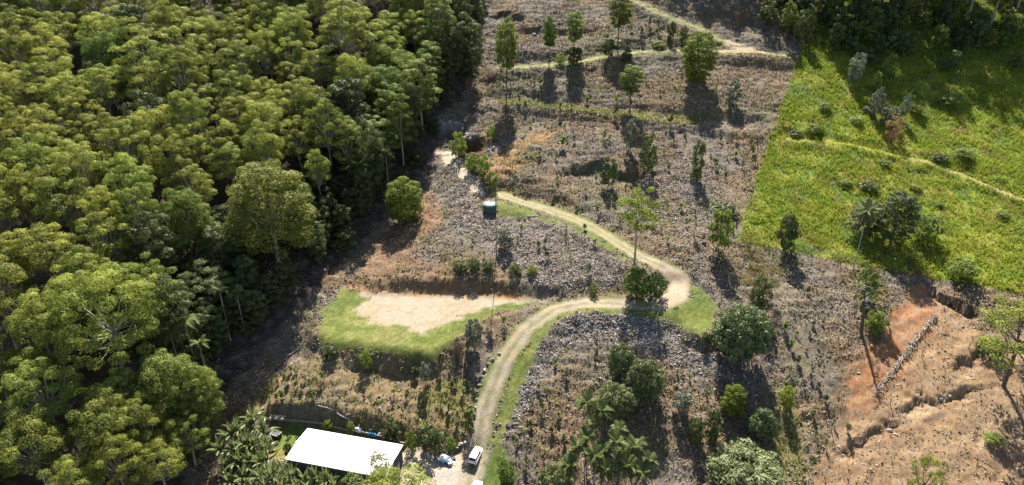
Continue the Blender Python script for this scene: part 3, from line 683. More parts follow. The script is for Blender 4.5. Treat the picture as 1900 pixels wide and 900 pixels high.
# ---- seedlings
def seedling_mesh(i):
    g = Geo(); h = 1.5
    b_ = rng.normal(0, .08, 2); g.tube([(0, 0, -.1), (b_[0], b_[1], h * .5), (b_[0] * 2, b_[1] * 2, h * .95)], [.04, .03, .015], 5, .5, 0)
    n = (40, 60, 32, 80)[i % 4]; z = rng.uniform(.35, 1.0, n) * h; r = rng.uniform(0, .42, n) * (1.1 - .4 * z / h); a_ = rng.uniform(0, 6.28, n)
    pos = np.stack([b_[0] * 2 * z / h + r * np.cos(a_), b_[1] * 2 * z / h + r * np.sin(a_), z], 1)
    g.leaves(pos, unit(rng.normal(size=(n, 3))), .42, .2, rng.uniform(0, 1, n), 1)
    return g
SEED = {"dark": [seedling_mesh(i).mesh("seedling_plant", [M_DBARK, M_DARKL]) for i in range(4)], "green": [seedling_mesh(i).mesh("seedling_plant", [M_DBARK, M_GREEN]) for i in range(4)]}

# ------------------------------------------------------------------ relative labels for repeats
LM = []       # landmarks: (u, v, phrase)
ORD = [""] + [q + " " for q in "second third fourth fifth sixth seventh eighth ninth tenth eleventh twelfth thirteenth fourteenth fifteenth sixteenth seventeenth eighteenth nineteenth twentieth twenty-first twenty-second twenty-third twenty-fourth twenty-fifth twenty-sixth twenty-seventh twenty-eighth twenty-ninth thirtieth thirty-first thirty-second thirty-third thirty-fourth thirty-fifth".split()]
def rel_labels(items, lms, noun):
    """items: (object, u, v, look). Names each by rank of nearness on one side of a landmark"""
    bk = {}
    for o, u, v, look in items:
        d = [(math.hypot(u - a, (v - b) * 1.2), k_) for k_, (a, b, _) in enumerate(lms)]
        dd, k_ = min(d); a, b, ph = lms[k_]
        du, dv = u - a, v - b
        side = ("right of" if du > 0 else "left of") if abs(du) > abs(dv) else ("below" if dv > 0 else "above")
        bk.setdefault((look, side, ph), []).append((dd, o))
    for (look, side, ph), L in bk.items():
        L.sort(key=lambda q: q[0])
        for r_, (dd, o) in enumerate(L):
            near_ = (ORD[r_] + "nearest ") if len(L) > 1 else ""
            o["label"] = f"{near_}{look} {noun} {side} {ph}"

# ------------------------------------------------------------------ forest
FG = "trees of the dense forest"
hero = [  # kind, u, vtop of crown, ground offset px for the base, H, W, label
 ("biggum", 172, 496, 27, 25, "broadest yellow green gum crown near the lower left of the forest", 0),
 ("dome", 486, 300, 27, 22, "big green domed tree standing proud at the middle of the forest", 0),
 ("gum", 640, -8, 30, 22, "tall gum with a bare pale trunk showing under its crown", 1),
 ("tallgreen", 776, 95, 24, 14, "tall narrow green tree at the forest edge above the creek", 0),
 ("tallgreen", 812, -20, 27, 13, "tall green tree at top of the forest edge", 1),
 ("darktree", 868, 15, 22, 12, "dark tree ending the forest edge at the top", 2),
 ("gum", 225, 280, 24, 15, "olive gum with a high crown in the left middle of the forest", 2),
 ("gum", 255, 50, 26, 20, "wide flat topped pale olive gum in the upper forest", 3),
 ("gum", 180, 385, 22, 13, "gum with a small upright olive crown, left of the domed tree", 4),
 ("gum", 70, 415, 20, 15, "low spreading gum at the left edge above the broad yellow crown", 5),
 ("gum", 35, 200, 24, 17, "grey green gum at the left edge, half way up the forest", 1),
 ("gum", 430, 60, 24, 18, "yellow olive gum left of the pale trunked gum", 0),
 ("gum", 585, 270, 18, 9, "small bright gum crown between domed tree and forest edge", 2),
 ("gum", 260, 470, 20, 13, "bright yellow green gum right behind the broadest yellow crown", 3),
 ("dome", 300, 655, 18, 14, "green bushy tree at the lower forest edge", 1),
 ("gum", 60, 660, 22, 15, "olive gum left and below the broadest yellow crown", 4),
 ("gum", 40, 770, 20, 14, "yellow gum at the lower left corner of the forest", 5),
 ("gum", 180, 720, 20, 14, "olive yellow gum low in the forest near the bottom", 0),
 ("gum", 205, 800, 18, 12, "dull olive gum crown at the bottom edge of the forest", 1),
 ("gum", 120, 850, 17, 12, "olive gum cut by the bottom edge of the picture", 2),
 ("dome", 352, 680, 15, 11, "bright bushy tree ending the forest beside the grassy strip", 0),
 ("gum", 338, 760, 13, 9, "small olive gum at the forest's lower edge above the bare branch", 3),
 ("gum", 285, 815, 15, 12, "olive gum near the bottom, at the forest's outer edge", 2),
 ("gum", 255, 740, 17, 12, "rounded olive gum below the bushy lower edge tree", 1),
 ("dome", 570, 150, 22, 13, "green gum below and left of the pale trunk", 0),
 ("gum", 480, 180, 22, 15, "olive gum above the big domed tree", 5),
]
FT = []; foot = []
for kd, u, vt, H, W, lb, vr in hero:
    p, t = P(u, vt + 12, H * .97); gz = float(hgt(p[0], p[1]))
    o = spawn(kd, "forest_tree", (p[0], p[1], gz), H, W, None, vr); tag(o, lb, "tree", FG)
    foot.append((p[0], p[1], W)); LM_u, LM_v = project(p[0], p[1], gz + H * .85)
FLM = [(172, 560, "the broadest yellow crown"), (486, 370, "the big domed tree"), (640, 40, "the pale trunked gum"), (776, 150, "the tall tree above the creek"), (225, 320, "the high olive gum crown"), (255, 80, "the wide flat topped gum"),
       (300, 690, "the bushy tree at the lower edge"), (40, 800, "the forest's lower left corner"), (35, 240, "the grey green gum at left edge"), (430, 100, "the yellow olive gum"), (812, 20, "the tall tree at top edge")]
fl = [(x_, y_) for x_, y_ in wline(GULLY, 3)[:, :2]]; fl = np.array(fl)
fx = np.interp(np.arange(60, 480), fl[:, 1], fl[:, 0])
cnt = 0; tries = 0; cand = []
while cnt < 292 and tries < 34000:
    tries += 1
    y_ = rng.uniform(88, 410); ed = np.interp(y_, np.arange(60, 480), fx)
    x_ = rng.uniform(-(y_ * .78 + 60), ed - (5 if y_ > 125 else 11))
    g_ = float(hgt(x_, y_)); near_edge = ed - x_ < 15
    H = rng.uniform(17, 25); W = rng.uniform(12, 18)
    if near_edge: H *= .95; W *= .68
    u_, v_ = project(x_, y_, g_ + H * .9)
    if u_ < -90 or v_ < -95 or v_ > 985: continue
    if y_ < 118 and H > 18: H = 17
    low = bool(pip(np.array([float(u_)]), np.array([float(v_)]), [(320, 430), (400, 330), (590, 240), (770, 280), (720, 430), (570, 600), (420, 660), (330, 560)]))
    if low: H = rng.uniform(8, 13); W *= .65
    if any((x_ - a) ** 2 + (y_ - b) ** 2 < (.305 * (W + c)) ** 2 for a, b, c in foot): continue
    foot.append((x_, y_, W)); cnt += 1
    # pale-topped gums inside, dark wet trees along the shaded gully
    kd = "gum"
    if low: kd = "darktree"
    elif near_edge: kd = ("darktree", "darktree", "tallgreen")[rng.integers(3)]
    elif ed - x_ < 34 and rng.random() < .5 or rng.random() < .08: kd = ("darktree", "dome")[rng.integers(2)]
    o = spawn(kd, "forest_tree", (x_, y_, g_ - .1), H, W); tag(o, "", "tree", FG)
    look = {"gum": "olive", "dome": "green", "tallgreen": "narrow green", "darktree": "dark"}[kd] + (" broad" if W > 13.5 and kd == "gum" else "")
    FT.append((o, float(u_), float(v_), look))
rel_labels(FT, FLM, "forest tree")
# tall trees above the top of the hill, whose shade lies on the upper slope
TT_ = []
for u_, v_, H in [(1085, -70, 16), (1150, -78, 16), (1205, -66, 18), (1250, -55, 20), (1292, -42, 22), (1335, -34, 24), (1378, -30, 25), (1420, -24, 26), (1462, -20, 27), (1505, -6, 28), (1548, 14, 28), (1590, 32, 27), (1632, 24, 28), (1672, 44, 27), (1712, 34, 29), (1752, 50, 27), (1794, 40, 29), (1836, 52, 28), (1878, 44, 29), (1925, 50, 28), (1610, -20, 28), (1700, -16, 28), (1780, -14, 28), (1860, -12, 28), (1570, -34, 28), (1655, -40, 28), (1742, -36, 28), (1822, -38, 28), (1905, -30, 28), (1560, 40, 22), (1690, -60, 28), (1800, -64, 28)]:
    p, t = P(u_, v_); x_, y_ = p[:2]; H *= 1.55 if u_ > 1490 else 1.0
    o = spawn("tallgreen" if rng.random() < .5 else "darktree", "hilltop_tree", (x_, y_, float(hgt(x_, y_)) - .2), H, rng.uniform(13, 16)); tag(o, "", "tree", "tall trees along the top of the hill")
    a, b = project(x_, y_, float(hgt(x_, y_))); TT_.append((o, float(a), float(b), "tall shaded"))
TT_.sort(key=lambda q: q[1])
for k_, q in enumerate(TT_): q[0]["label"] = f"{ORD[k_]}tall tree from the left along the hill's top edge".replace("tall tree", "tall shaded tree") if k_ else "leftmost tall shaded tree along the hill's top edge"

# understorey under the forest edge
US = []
for k_ in range(110):
    y_ = rng.uniform(105, 265); ed = np.interp(y_, np.arange(60, 480), fx); x_ = ed - rng.uniform(2, 34)
    if y_ < 125: x_ = ed - rng.uniform(3, 16)
    h_ = rng.uniform(2, 6); o = spawn("shrub", "understorey_shrub", (x_, y_, float(hgt(x_, y_)) - .1), h_, h_ * rng.uniform(.9, 1.4)); tag(o, "", "shrub", "shrubs under the forest edge")
    a, b = project(x_, y_, float(hgt(x_, y_))); US.append((o, float(a), float(b), "dark"))
ULM = [(400, 760, "the forest's lower end"), (480, 660, "the shaded gully's lower bend"), (560, 570, "the gully beside the lawn"), (640, 480, "the gully above the lawn"), (740, 380, "the round bright bush by the forest"), (800, 300, "the creek's sandy bank"), (850, 200, "the upper creek"), (672, 340, "the feathery palm in the shade"), (560, 440, "the dark forest right of the domed tree"), (400, 560, "the dark forest below the domed tree"), (340, 690, "the pair of pale palms"), (600, 350, "the dark forest above the domed tree")]
rel_labels(US, ULM, "understorey shrub")
for (u, vt, vb, f_, lb) in [(672, 305, 375, 4.2, "feathery palm standing in the forest shade left of the bright bush"), (338, 618, 700, 3.6, "pale palm at the lower forest edge, left of its pair"), (366, 596, 690, 3.4, "taller palm at the lower forest edge, right of its pair"),
                            (428, 540, 632, 2.4, "thin palm with a leaning pale trunk at the gully"), (455, 545, 620, 2.4, "short palm beside the thin pale trunked palm"), (722, 285, 360, 3.0, "palm among forest trees just left of the creek bank"), (390, 640, 720, 2.6, "low palm in the dark gully above the grassy strip")]:
    palm(u, vt, vb, f_, lb, "palms under the forest edge")

# ------------------------------------------------------------------ named trees and shrubs of the clearing
HS = "trees on the cleared hillside"
for a in [
 ("bright", "round_tree", 1298, 64, 152, 66, "dense round bright green tree below the upper grass track", "tree"),
 ("slimgum", "slender_tree", 1020, 34, 120, 31, "slim oval crowned tree standing on the upper grass track", "tree"),
 ("slimgum", "slender_tree", 1066, 27, 112, 37, "rounder slender tree just right of the slim oval one", "tree"),
 ("slimgum", "slender_tree", 1150, -4, 88, 50, "largest slender tree, topping out at the picture's top edge", "tree"),
 ("slimgum", "slender_tree", 940, 42, 184, 46, "thin tree with a long bare trunk at the forest side", "tree"),
 ("slimgum", "slender_tree", 1173, 124, 206, 50, "tree with a leaning green crown on the planted terrace", "tree"),
 ("lonegum", "lone_gum", 1186, 346, 490, 84, "airy lone gum growing out of the hairpin bend shrub", "tree"),
 ("greyshrub", "grey_shrub", 1172, 220, 284, 30, "silver grey shrub in the middle of the hillside", "shrub"),
 ("shrub", "dark_shrub", 1203, 248, 326, 36, "dark egg shaped shrub right of the silver grey shrub", "shrub"),
 ("shrub", "dark_shrub", 1296, 262, 336, 28, "narrow dark shrub straight below the round bright tree", "shrub"),
 ("greenshrub", "green_shrub", 1338, 390, 470, 50, "dense dark green shrub near the corner of the fence", "shrub"),
 ("shrub", "green_shrub", 1345, 370, 402, 58, "flat spreading shrub behind the dense corner shrub", "shrub"),
 ("shrub", "dark_shrub", 1130, 292, 350, 36, "dark shrub leaning over the shaded hollow", "shrub"),
 ("bright", "round_tree", 750, 328, 412, 72, "round bright green bush against the dark forest", "tree"),
 ("brightshrub", "creek_shrub", 850, 246, 290, 36, "bright shrub at the top of the creek hedge", "shrub"),
 ("brightshrub", "creek_shrub", 877, 283, 318, 34, "bright shrub in the middle of the creek hedge", "shrub"),
 ("brightshrub", "creek_shrub", 897, 286, 330, 28, "darker edged bright shrub right of the creek hedge", "shrub"),
 ("greenshrub", "creek_shrub", 913, 318, 350, 26, "low green shrub ending the creek hedge near the tank", "shrub"),
 ("brightshrub", "creek_shrub", 911, 232, 258, 24, "yellow green shrub on the bank above the red hollow", "shrub"),
 ("mango", "mango_tree", 1377, 562, 672, 112, "largest dark domed mango tree right of the hairpin lawn", "tree"),
 ("mango", "mango_tree", 1153, 637, 702, 54, "upper left mango of the cluster of three", "tree"),
 ("mango", "mango_tree", 1198, 664, 748, 82, "tall right hand mango of the cluster of three", "tree"),
 ("mango", "mango_tree", 1143, 708, 778, 76, "lower left mango of the cluster of three", "tree"),
 ("bright", "round_shrub", 1363, 714, 774, 50, "upright bright green shrub below the largest mango", "shrub"),
 ("mango", "round_shrub", 1415, 757, 818, 60, "round ball shaped shrub right of the upright bright shrub", "shrub"),
 ("mango", "mango_tree", 1385, 822, 925, 150, "wide mango dome cut by the picture's bottom edge", "tree"),
 ("greyshrub", "grey_shrub", 1266, 726, 772, 40, "light feathery shrub right of the mango cluster", "shrub"),
 ("shrub", "dark_shrub", 1293, 776, 822, 34, "grey green shrub, left one of the pair by the bright shrub", "shrub"),
 ("shrub", "dark_shrub", 1325, 762, 818, 32, "grey green shrub, right one of the pair by the bright shrub", "shrub"),
 ("greyshrub", "grey_shrub", 1361, 150, 196, 36, "pale fern like shrub right below the round bright tree", "shrub"),
 ("greenshrub", "hairpin_shrub", 1182, 496, 556, 56, "dense green shrub inside the hairpin bend", "shrub"),
 ("shrub", "hairpin_shrub", 1216, 505, 552, 48, "low dark shrub inside the hairpin bend, right half", "shrub"),
 ("thinyellow", "thin_tree", 1402, 462, 560, 58, "thin yellow brown tree left of the fallen shade by the fence", "tree"),
 ("thinyellow", "thin_tree", 1436, 478, 560, 44, "smaller thin yellow tree behind the largest mango", "tree"),
 ("thinyellow", "thin_tree", 1395, 420, 470, 54, "yellow flowering bush at the corner of the pasture", "shrub"),
 ("shrub", "thin_tree", 1412, 510, 580, 44, "dark straggly bush behind the largest mango", "shrub"),
 ("shrub", "pasture_tree", 1463, 398, 468, 46, "small dark tree inside the pasture near the fence", "tree"),
 ("darktree", "pasture_tree", 1665, 358, 458, 84, "largest dark tree of the lower pasture", "tree"),
 ("darktree", "pasture_tree", 1612, 372, 440, 78, "dark tree around the palm with hanging dead fronds", "tree"),
 ("greenshrub", "pasture_shrub", 1722, 398, 450, 60, "light green bush right of the largest pasture tree", "shrub"),
 ("greenshrub", "pasture_shrub", 1786, 474, 522, 64, "low pale bush on the pasture's lower edge", "shrub"),
 ("rust", "rust_shrub", 1660, 216, 262, 36, "rust red dying shrub above the pasture path", "shrub"),
 ("greyshrub", "pasture_shrub", 1590, 100, 160, 30, "leafy sapling catching light at the shade's edge, leftmost", "shrub"),
 ("greenshrub", "pasture_shrub", 1652, 100, 145, 32, "bushy topped sapling in the shade above the rust shrub", "shrub"),
 ("greenshrub", "pasture_shrub", 1628, 133, 170, 22, "small pale sapling between two larger ones in the shade", "shrub"),
 ("greyshrub", "pasture_shrub", 1628, 163, 220, 28, "grey sapling left above the rust shrub", "shrub"),
 ("greyshrub", "pasture_shrub", 1679, 175, 225, 20, "slim sapling right above the rust shrub", "shrub"),
 ("greyshrub", "pasture_shrub", 1652, 196, 232, 34, "spreading grey bush just behind the rust shrub", "shrub"),
 ("slimgum", "hill_tree", 1466, 6, 74, 28, "pointed young tree at the top near the boundary", "tree"),
 ("shrub", "hill_tree", 1484, 32, 80, 26, "shaded bush right of the pointed young tree", "shrub"),
 ("shrub", "hill_tree", 1500, 30, 86, 26, "shaded bush at the boundary near the top", "shrub"),
 ("shrub", "dark_shrub", 1130, 74, 108, 30, "dark spiky shrub under the largest slender tree", "shrub"),
 ("shrub", "dark_shrub", 1163, 92, 116, 24, "small dark shrub right below the largest slender tree", "shrub"),
 ("greenshrub", "green_shrub", 1040, 98, 120, 24, "green shrub between the two slender trees", "shrub"),
 ("shrub", "dark_shrub", 1065, 88, 118, 38, "dark shrub at the foot of the rounder slender tree", "shrub"),
 ("greenshrub", "green_shrub", 1223, 75, 90, 32, "low green clump above the upper track", "shrub"),
 ("greyshrub", "green_shrub", 937, 424, 466, 38, "pale big leaved bush below the water tank", "shrub"),
 ("shrub", "hedge_shrub", 855, 480, 504, 34, "leftmost shrub of the low hedge above the sand pad", "shrub"),
 ("shrub", "hedge_shrub", 880, 478, 503, 30, "second shrub from the left of the low hedge above the pad", "shrub"),
 ("shrub", "hedge_shrub", 906, 482, 502, 26, "third shrub from the left of the low hedge above the pad", "shrub"),
 ("shrub", "hedge_shrub", 957, 488, 510, 30, "fourth shrub from the left of the low hedge above the pad", "shrub"),
 ("greenshrub", "hedge_shrub", 988, 490, 510, 24, "rightmost shrub of the low hedge above the pad", "shrub"),
 ("greenshrub", "green_shrub", 1102, 524, 548, 20, "small shrub at the bank left of the hairpin", "shrub"),
 ("shrub", "green_shrub", 1310, 615, 636, 18, "small round shrub at the corner of the hairpin lawn", "shrub"),
 ("greyshrub", "grey_shrub", 879, 592, 650, 36, "blue grey shrub on the bank beside the driveway", "shrub"),
 ("brightshrub", "green_shrub", 678, 648, 682, 28, "bright green bush just under the lawn's lower edge", "shrub"),
 ("shrub", "dark_shrub", 612, 640, 668, 34, "dark tuft below the lawn's left corner", "shrub"),
 ("greyshrub", "grey_shrub", 788, 672, 712, 24, "dark shadowed bush under the lawn's right tip", "shrub"),
 ("shrub", "yard_shrub", 726, 778, 828, 42, "leafy bush behind the shed's right end", "shrub"),
 ("greenshrub", "yard_shrub", 762, 798, 836, 28, "bush at the yard's upper left corner", "shrub"),
 ("shrub", "yard_shrub", 798, 784, 838, 58, "bush along the yard's upper edge, middle one", "shrub"),
 ("greenshrub", "yard_shrub", 836, 808, 838, 26, "bush along the yard's upper edge, nearest the vehicle", "shrub"),
 ("shrub", "yard_shrub", 872, 762, 806, 26, "upright dark bush beside the driveway's left edge", "shrub"),
 ("greenshrub", "verge_shrub", 940, 848, 898, 46, "leafy bush on the grass right of the parked vehicle", "shrub"),
 ("greenshrub", "yard_shrub", 651, 782, 806, 18, "small bright bush behind the middle of the shed", "shrub"),
 ("brightshrub", "yard_shrub", 608, 778, 797, 20, "yellow green bush behind the shed's left half", "shrub"),
 ("shrub", "yard_shrub", 535, 822, 852, 20, "dark shrub at the shed's left front corner", "shrub"),
 ("gum", "yard_tree", 715, 862, 1040, 210, "yellow gum in front of the shed, cut by bottom edge", "tree"),
 ("lonegum", "yard_tree", 705, 838, 930, 46, "thin twiggy crown overlapping the shed's right corner", "tree"),
 ("sparsegum", "edge_gum", 1900, 550, 716, 180, "sparse gum leaning in at the right edge", "tree"),
 ("sparsegum", "edge_gum", 1905, 548, 640, 60, "small gum behind the sparse one at the right edge", "tree"),
 ("sparsegum", "bottom_gum", 1718, 848, 960, 70, "sparse bush at the bottom edge of the bare earth", "tree"),
 ("greenshrub", "green_shrub", 1845, 800, 828, 40, "low green bush in the shade of the right edge gum", "shrub"),
 ("mango", "bottom_shrub", 1030, 862, 935, 70, "grey green bush left of the palm grove's foot", "shrub"),
 ("greenshrub", "green_shrub", 1612, 500, 560, 44, "bright green grassy bush right of the dead trunk", "shrub"),
 ("greenshrub", "green_shrub", 1625, 575, 620, 44, "lower green bush right of the dead trunk", "shrub"),
 ("brightshrub", "green_shrub", 1462, 715, 760, 30, "light green weed bush right of the largest mango's shade", "shrub"),
 ("greenshrub", "green_shrub", 1840, 620, 660, 60, "weedy green bush below the eroded bank at right", "shrub"),
 ("shrub", "hill_tree", 1247, 42, 84, 16, "dark upright sapling left of the round bright tree", "shrub"),
 ("shrub", "hill_tree", 1268, 50, 86, 18, "dark upright sapling touching the round bright tree", "shrub"),
]: place(*a, HS)
for (u, vt, vb, f_, lb) in [(1086, 752, 828, 3.6, "palm at the upper left of the palm grove"), (1112, 765, 830, 3.2, "palm with one upright new frond in the grove"), (1142, 800, 850, 3.0, "broad leaved palm in the grove's centre"), (1172, 832, 895, 3.6, "palm at the grove's right with drooping fronds"),
                            (1066, 835, 905, 3.6, "palm at the grove's left"), (1100, 850, 915, 3.4, "palm low in the grove's left half"), (1135, 826, 905, 3.4, "bright palm in the middle of the grove"), (1158, 868, 930, 3.4, "palm at the grove's bottom right"), (1118, 875, 935, 3.2, "palm at the grove's bottom middle"), (1195, 860, 925, 2.8, "slim palm on the grove's right edge"), (1084, 815, 880, 3.0, "short palm between the grove's left palms"), (1150, 845, 900, 3.2, "palm just below the grove's broad leaved centre palm"), (1185, 880, 940, 3.2, "palm at the grove's lower right corner"), (1052, 868, 930, 3.2, "palm at the grove's lower left corner"), (1120, 835, 885, 3.0, "darker palm in the grove's middle row"), (1100, 790, 840, 2.8, "small palm under the upright new frond")]:
    palm(u, vt, vb, f_ * .8, lb, "palms of the lower grove", 16)
palm(921, 338, 472, 1.5, "very tall thin palm right of the green water tank", None, 12, True, thin=.85)
palm(1583, 392, 500, 3.6, "pale palm with two hanging bunches of dead fronds", None, 14, False, skirt=True)
palm(1288, 415, 440, 1.4, "little palm left of the dense corner shrub", None, 9)

PW = []
for (u, v, w_, k_) in [(1478, 250, 24, 0), (1512, 242, 34, 0), (1640, 305, 26, 1), (1612, 348, 34, 0), (1570, 340, 22, 1), (1700, 350, 22, 1), (1745, 296, 30, 0), (1790, 288, 36, 1), (1532, 200, 26, 1), (1700, 205, 28, 1), (1760, 190, 34, 1), (1590, 225, 24, 1), (1612, 205, 20, 2), (1860, 400, 26, 1), (1740, 380, 22, 1)]:
    o = place(("shrub" if u % 3 else "greenshrub", "greenshrub", "greyshrub")[k_], "pasture_weed", u, v - w_ * .4, v + w_ * .22, w_ * 1.2, "", "shrub", "weedy bushes in the pasture grass"); PW.append((o, u, v, ("dark" if u % 3 else "green", "green", "grey")[k_]))
rel_labels(PW, [(1500, 240, "the pasture path's left end"), (1660, 240, "the rust red shrub"), (1700, 300, "the middle of the pasture path"), (1665, 420, "the largest pasture tree"), (1463, 430, "the small dark fence side tree"), (1840, 350, "the right end of the pasture path")], "weedy bush")
HU = []
for k_ in range(64):
    u = rng.uniform(1545, 1905); v = rng.uniform(28, 128 if k_ % 2 else 90); w_ = rng.uniform(20, 40)
    if k_ >= 50: u, v = rng.uniform(1420, 1540), rng.uniform(-5, 60)
    o = place(("shrub", "shrub", "greenshrub")[k_ % 3], "scrub_bush", u, v - w_ * rng.uniform(.7, 1.3), v + w_ * .2, w_, "", "shrub", "scrub in the shade of the hilltop trees"); HU.append((o, u, v, ("dark", "dark", "green")[k_ % 3]))
rel_labels(HU, [(1480, 40, "the pointed young tree"), (1590, 120, "the leftmost sapling at the shade's edge"), (1652, 110, "the bushy topped sapling"), (1720, 60, "the middle of the shaded upper pasture"), (1800, 100, "the shaded upper pasture's lower right"), (1870, 50, "the picture's upper right corner"), (1560, 50, "the shaded pasture's left top")], "scrub bush")

# banana clump
BG = "bananas beside the shed"; BL = []
for (u, v) in [(430, 812), (452, 800), (470, 790), (492, 806), (412, 838), (436, 836), (458, 828), (480, 830), (500, 832), (420, 866), (446, 862), (470, 858), (494, 858), (432, 892), (456, 888), (480, 886), (505, 882), (526, 880), (548, 886), (566, 894), (588, 892), (608, 896), (524, 905), (550, 910), (492, 908), (464, 912), (576, 915), (474, 776), (600, 915), (625, 905)]:
    o = banana(u + rng.normal(0, 3), v + 16, rng.uniform(1.8, 2.8), "", BG, 14, sc=1.3); BL.append((o, u, v, "leafy"))
rel_labels(BL, [(430, 812, "the clump's upper left edge"), (475, 776, "the clump's top"), (446, 862, "the clump's middle"), (505, 832, "the small lawn by the shed"), (560, 890, "the shed's front wall"), (450, 910, "the clump's bottom")], "banana plant")

# ------------------------------------------------------------------ seedlings
SL = []
def seed_at(u, v, h, look="dark"):
    p, t = P(u, v); h *= 1.25; s = h / 1.5
    o = link("seedling", SEED[look][rng.integers(4)], None, p, (rng.normal(0, .08), rng.normal(0, .08), rng.uniform(0, 6.28)), (s * rng.uniform(.8, 1.3), s * rng.uniform(.8, 1.3), s)); tag(o, "", "seedling", "young plants set out on the slope")
    SL.append((o, u, v, {"dark": "dark", "green": "green"}[look] + (" tall" if h > 1.9 else "")))
for u, v in [(527, 702), (533, 712), (551, 704), (552, 717), (559, 723), (567, 707), (514, 714), (498, 726), (503, 742), (512, 742), (523, 740), (540, 738), (547, 750), (559, 752), (488, 742), (549, 692), (540, 690), (470, 750), (575, 720), (582, 735), (590, 715)]: seed_at(u, v, rng.uniform(1.1, 1.7), "dark" if rng.random() < .6 else "green")
for u, v, h in [(578, 742, 2.2), (677, 724, 1.5), (732, 730, 1.7), (601, 700, 1.8), (936, 600, 2.2), (911, 618, 1), (816, 668, 1.8), (836, 684, 1.4), (811, 692, 1.1), (816, 710, 1), (748, 690, 1.4), (768, 695, 2), (753, 738, 1.8), (791, 745, 2), (817, 748, 1.8), (831, 760, 1.8), (859, 729, 1.7), (847, 713, 1.6), (849, 778, 2), (838, 716, 1.3), (868, 700, 1.6), (873, 677, 1.6), (1007, 757, 2), (1030, 676, 1.4), (1050, 697, 1.6), (1037, 772, 1.2), (1047, 818, 1.8), (977, 862, 2.2), (1092, 503, 2.2), (1017, 478, 2.4), (1000, 457, 1.6), (880, 452, 1.5), (898, 472, 1.2),
                (1497, 541, 1.5), (1540, 556, 1.2), (1507, 602, 1.2), (1525, 599, 1.2), (1500, 619, 1), (1455, 612, 2.2), (1467, 642, 1.8), (1480, 672, 1.8), (1495, 652, 1), (1517, 639, 1), (1507, 674, 1), (1505, 700, 1.2), (1520, 717, 1.2), (1532, 742, 1.4), (1507, 772, 1.6), (1545, 787, 1.4), (1572, 797, 1.6), (1512, 807, 1.4), (1532, 824, 1.4), (1478, 620, 1), (1465, 690, 1.2), (1490, 715, 1.2),
                (992, 157, 2.6), (1057, 159, 2.2), (1042, 273, 3.2), (1120, 258, 2.8), (1367, 258, 2.2), (1395, 268, 2.6), (1330, 308, 2.2), (1377, 308, 2), (1347, 327, 1.6), (1380, 223, 2), (1402, 302, 2.4), (1240, 313, 1.8), (1337, 260, 1.6), (965, 188, 2.2), (975, 200, 2), (1040, 203, 2.4), (1140, 212, 2.6), (1242, 227, 2.4), (1145, 192, 2.2), (1060, 198, 1.8), (1000, 182, 2), (1090, 190, 2), (1220, 52, 3), (1205, 46, 3), (1240, 62, 3), (1190, 66, 3), (1170, 56, 3), (1108, 640, 1.2), (1105, 672, 1.4), (1090, 655, 1), (1255, 690, 1), (1280, 700, 1), (1310, 730, 1.2), (1232, 640, 1), (1000, 720, 1.2), (1020, 740, 1.2), (985, 790, 1.4), (1025, 800, 1.3), (1010, 840, 1.4), (960, 820, 1.2)]:
    seed_at(u, v + 3, h, "dark" if rng.random() < .6 else "green")
for k_ in range(60):      # planting rows on the middle and upper hillside
    for _ in range(20):
        u = rng.uniform(940, 1440); v = (150, 168, 240, 262, 290, 330, 355, 395, 425, 455)[k_ % 10] + rng.normal(0, 5)
        p, t = P(u, v)
        if gsamp(kind, np.array([p[0]]), np.array([p[1]]))[0] == 0 and u < 1400 - (v - 240) * .3 * (v > 240) and all(abs(u - q[1]) + abs(v - q[2]) > 12 for q in SL): break
    seed_at(u, v, rng.uniform(1.0, 1.9), "dark" if rng.random() < .5 else "green")
SLM = [(600, 690, "the lawn's left corner"), (525, 720, "the stepped slope left of the shed"), (700, 730, "the bank under the lawn"), (800, 730, "the weedy bank by the yard"), (870, 700, "the driveway's left edge"), (1000, 770, "the grey bank right of the driveway"), (1040, 690, "the stony bank's foot"), (1240, 690, "the mango cluster"), (1380, 640, "the largest mango"),
       (1505, 620, "the rows right of the largest mango"), (1510, 760, "the gully line right of the shrubs"), (1560, 800, "the bare earth's left end"), (910, 420, "the water tank"), (1050, 480, "the bank above the sand pad"), (1200, 400, "the airy lone gum"), (1340, 420, "the dense corner shrub"), (1300, 240, "the round tree's shadow"), (1172, 250, "the silver grey shrub"), (1040, 280, "the orange mound"),
       (960, 190, "the planted terrace's left end"), (1140, 205, "the planted terrace's middle"), (1020, 140, "the upper track's left end"), (1220, 60, "the upper track's saplings"), (1370, 290, "the slope by the boundary"), (1100, 340, "the shaded hollow")]
rel_labels(SL, SLM, "seedling")

# dry reed clump
p, t = P(848, 664); g = Geo()
for k_ in range(90):
    a_ = rng.uniform(0, 6.28); r_ = rng.uniform(0, 1.3); q = np.array([r_ * math.cos(a_), r_ * .6 * math.sin(a_), 0]); h_ = rng.uniform(2.2, 4.5)
    g.tube([q, q * 1.1 + [0, 0, h_ * .6], q * 1.25 + [rng.normal(0, .3), rng.normal(0, .3), h_]], [.04, .035, .015], 4)
tag(link("reed_clump", g.mesh("reed_clump", M_THATCH), None, p), "clump of tall dry reeds under the lawn's right tip", "reeds")

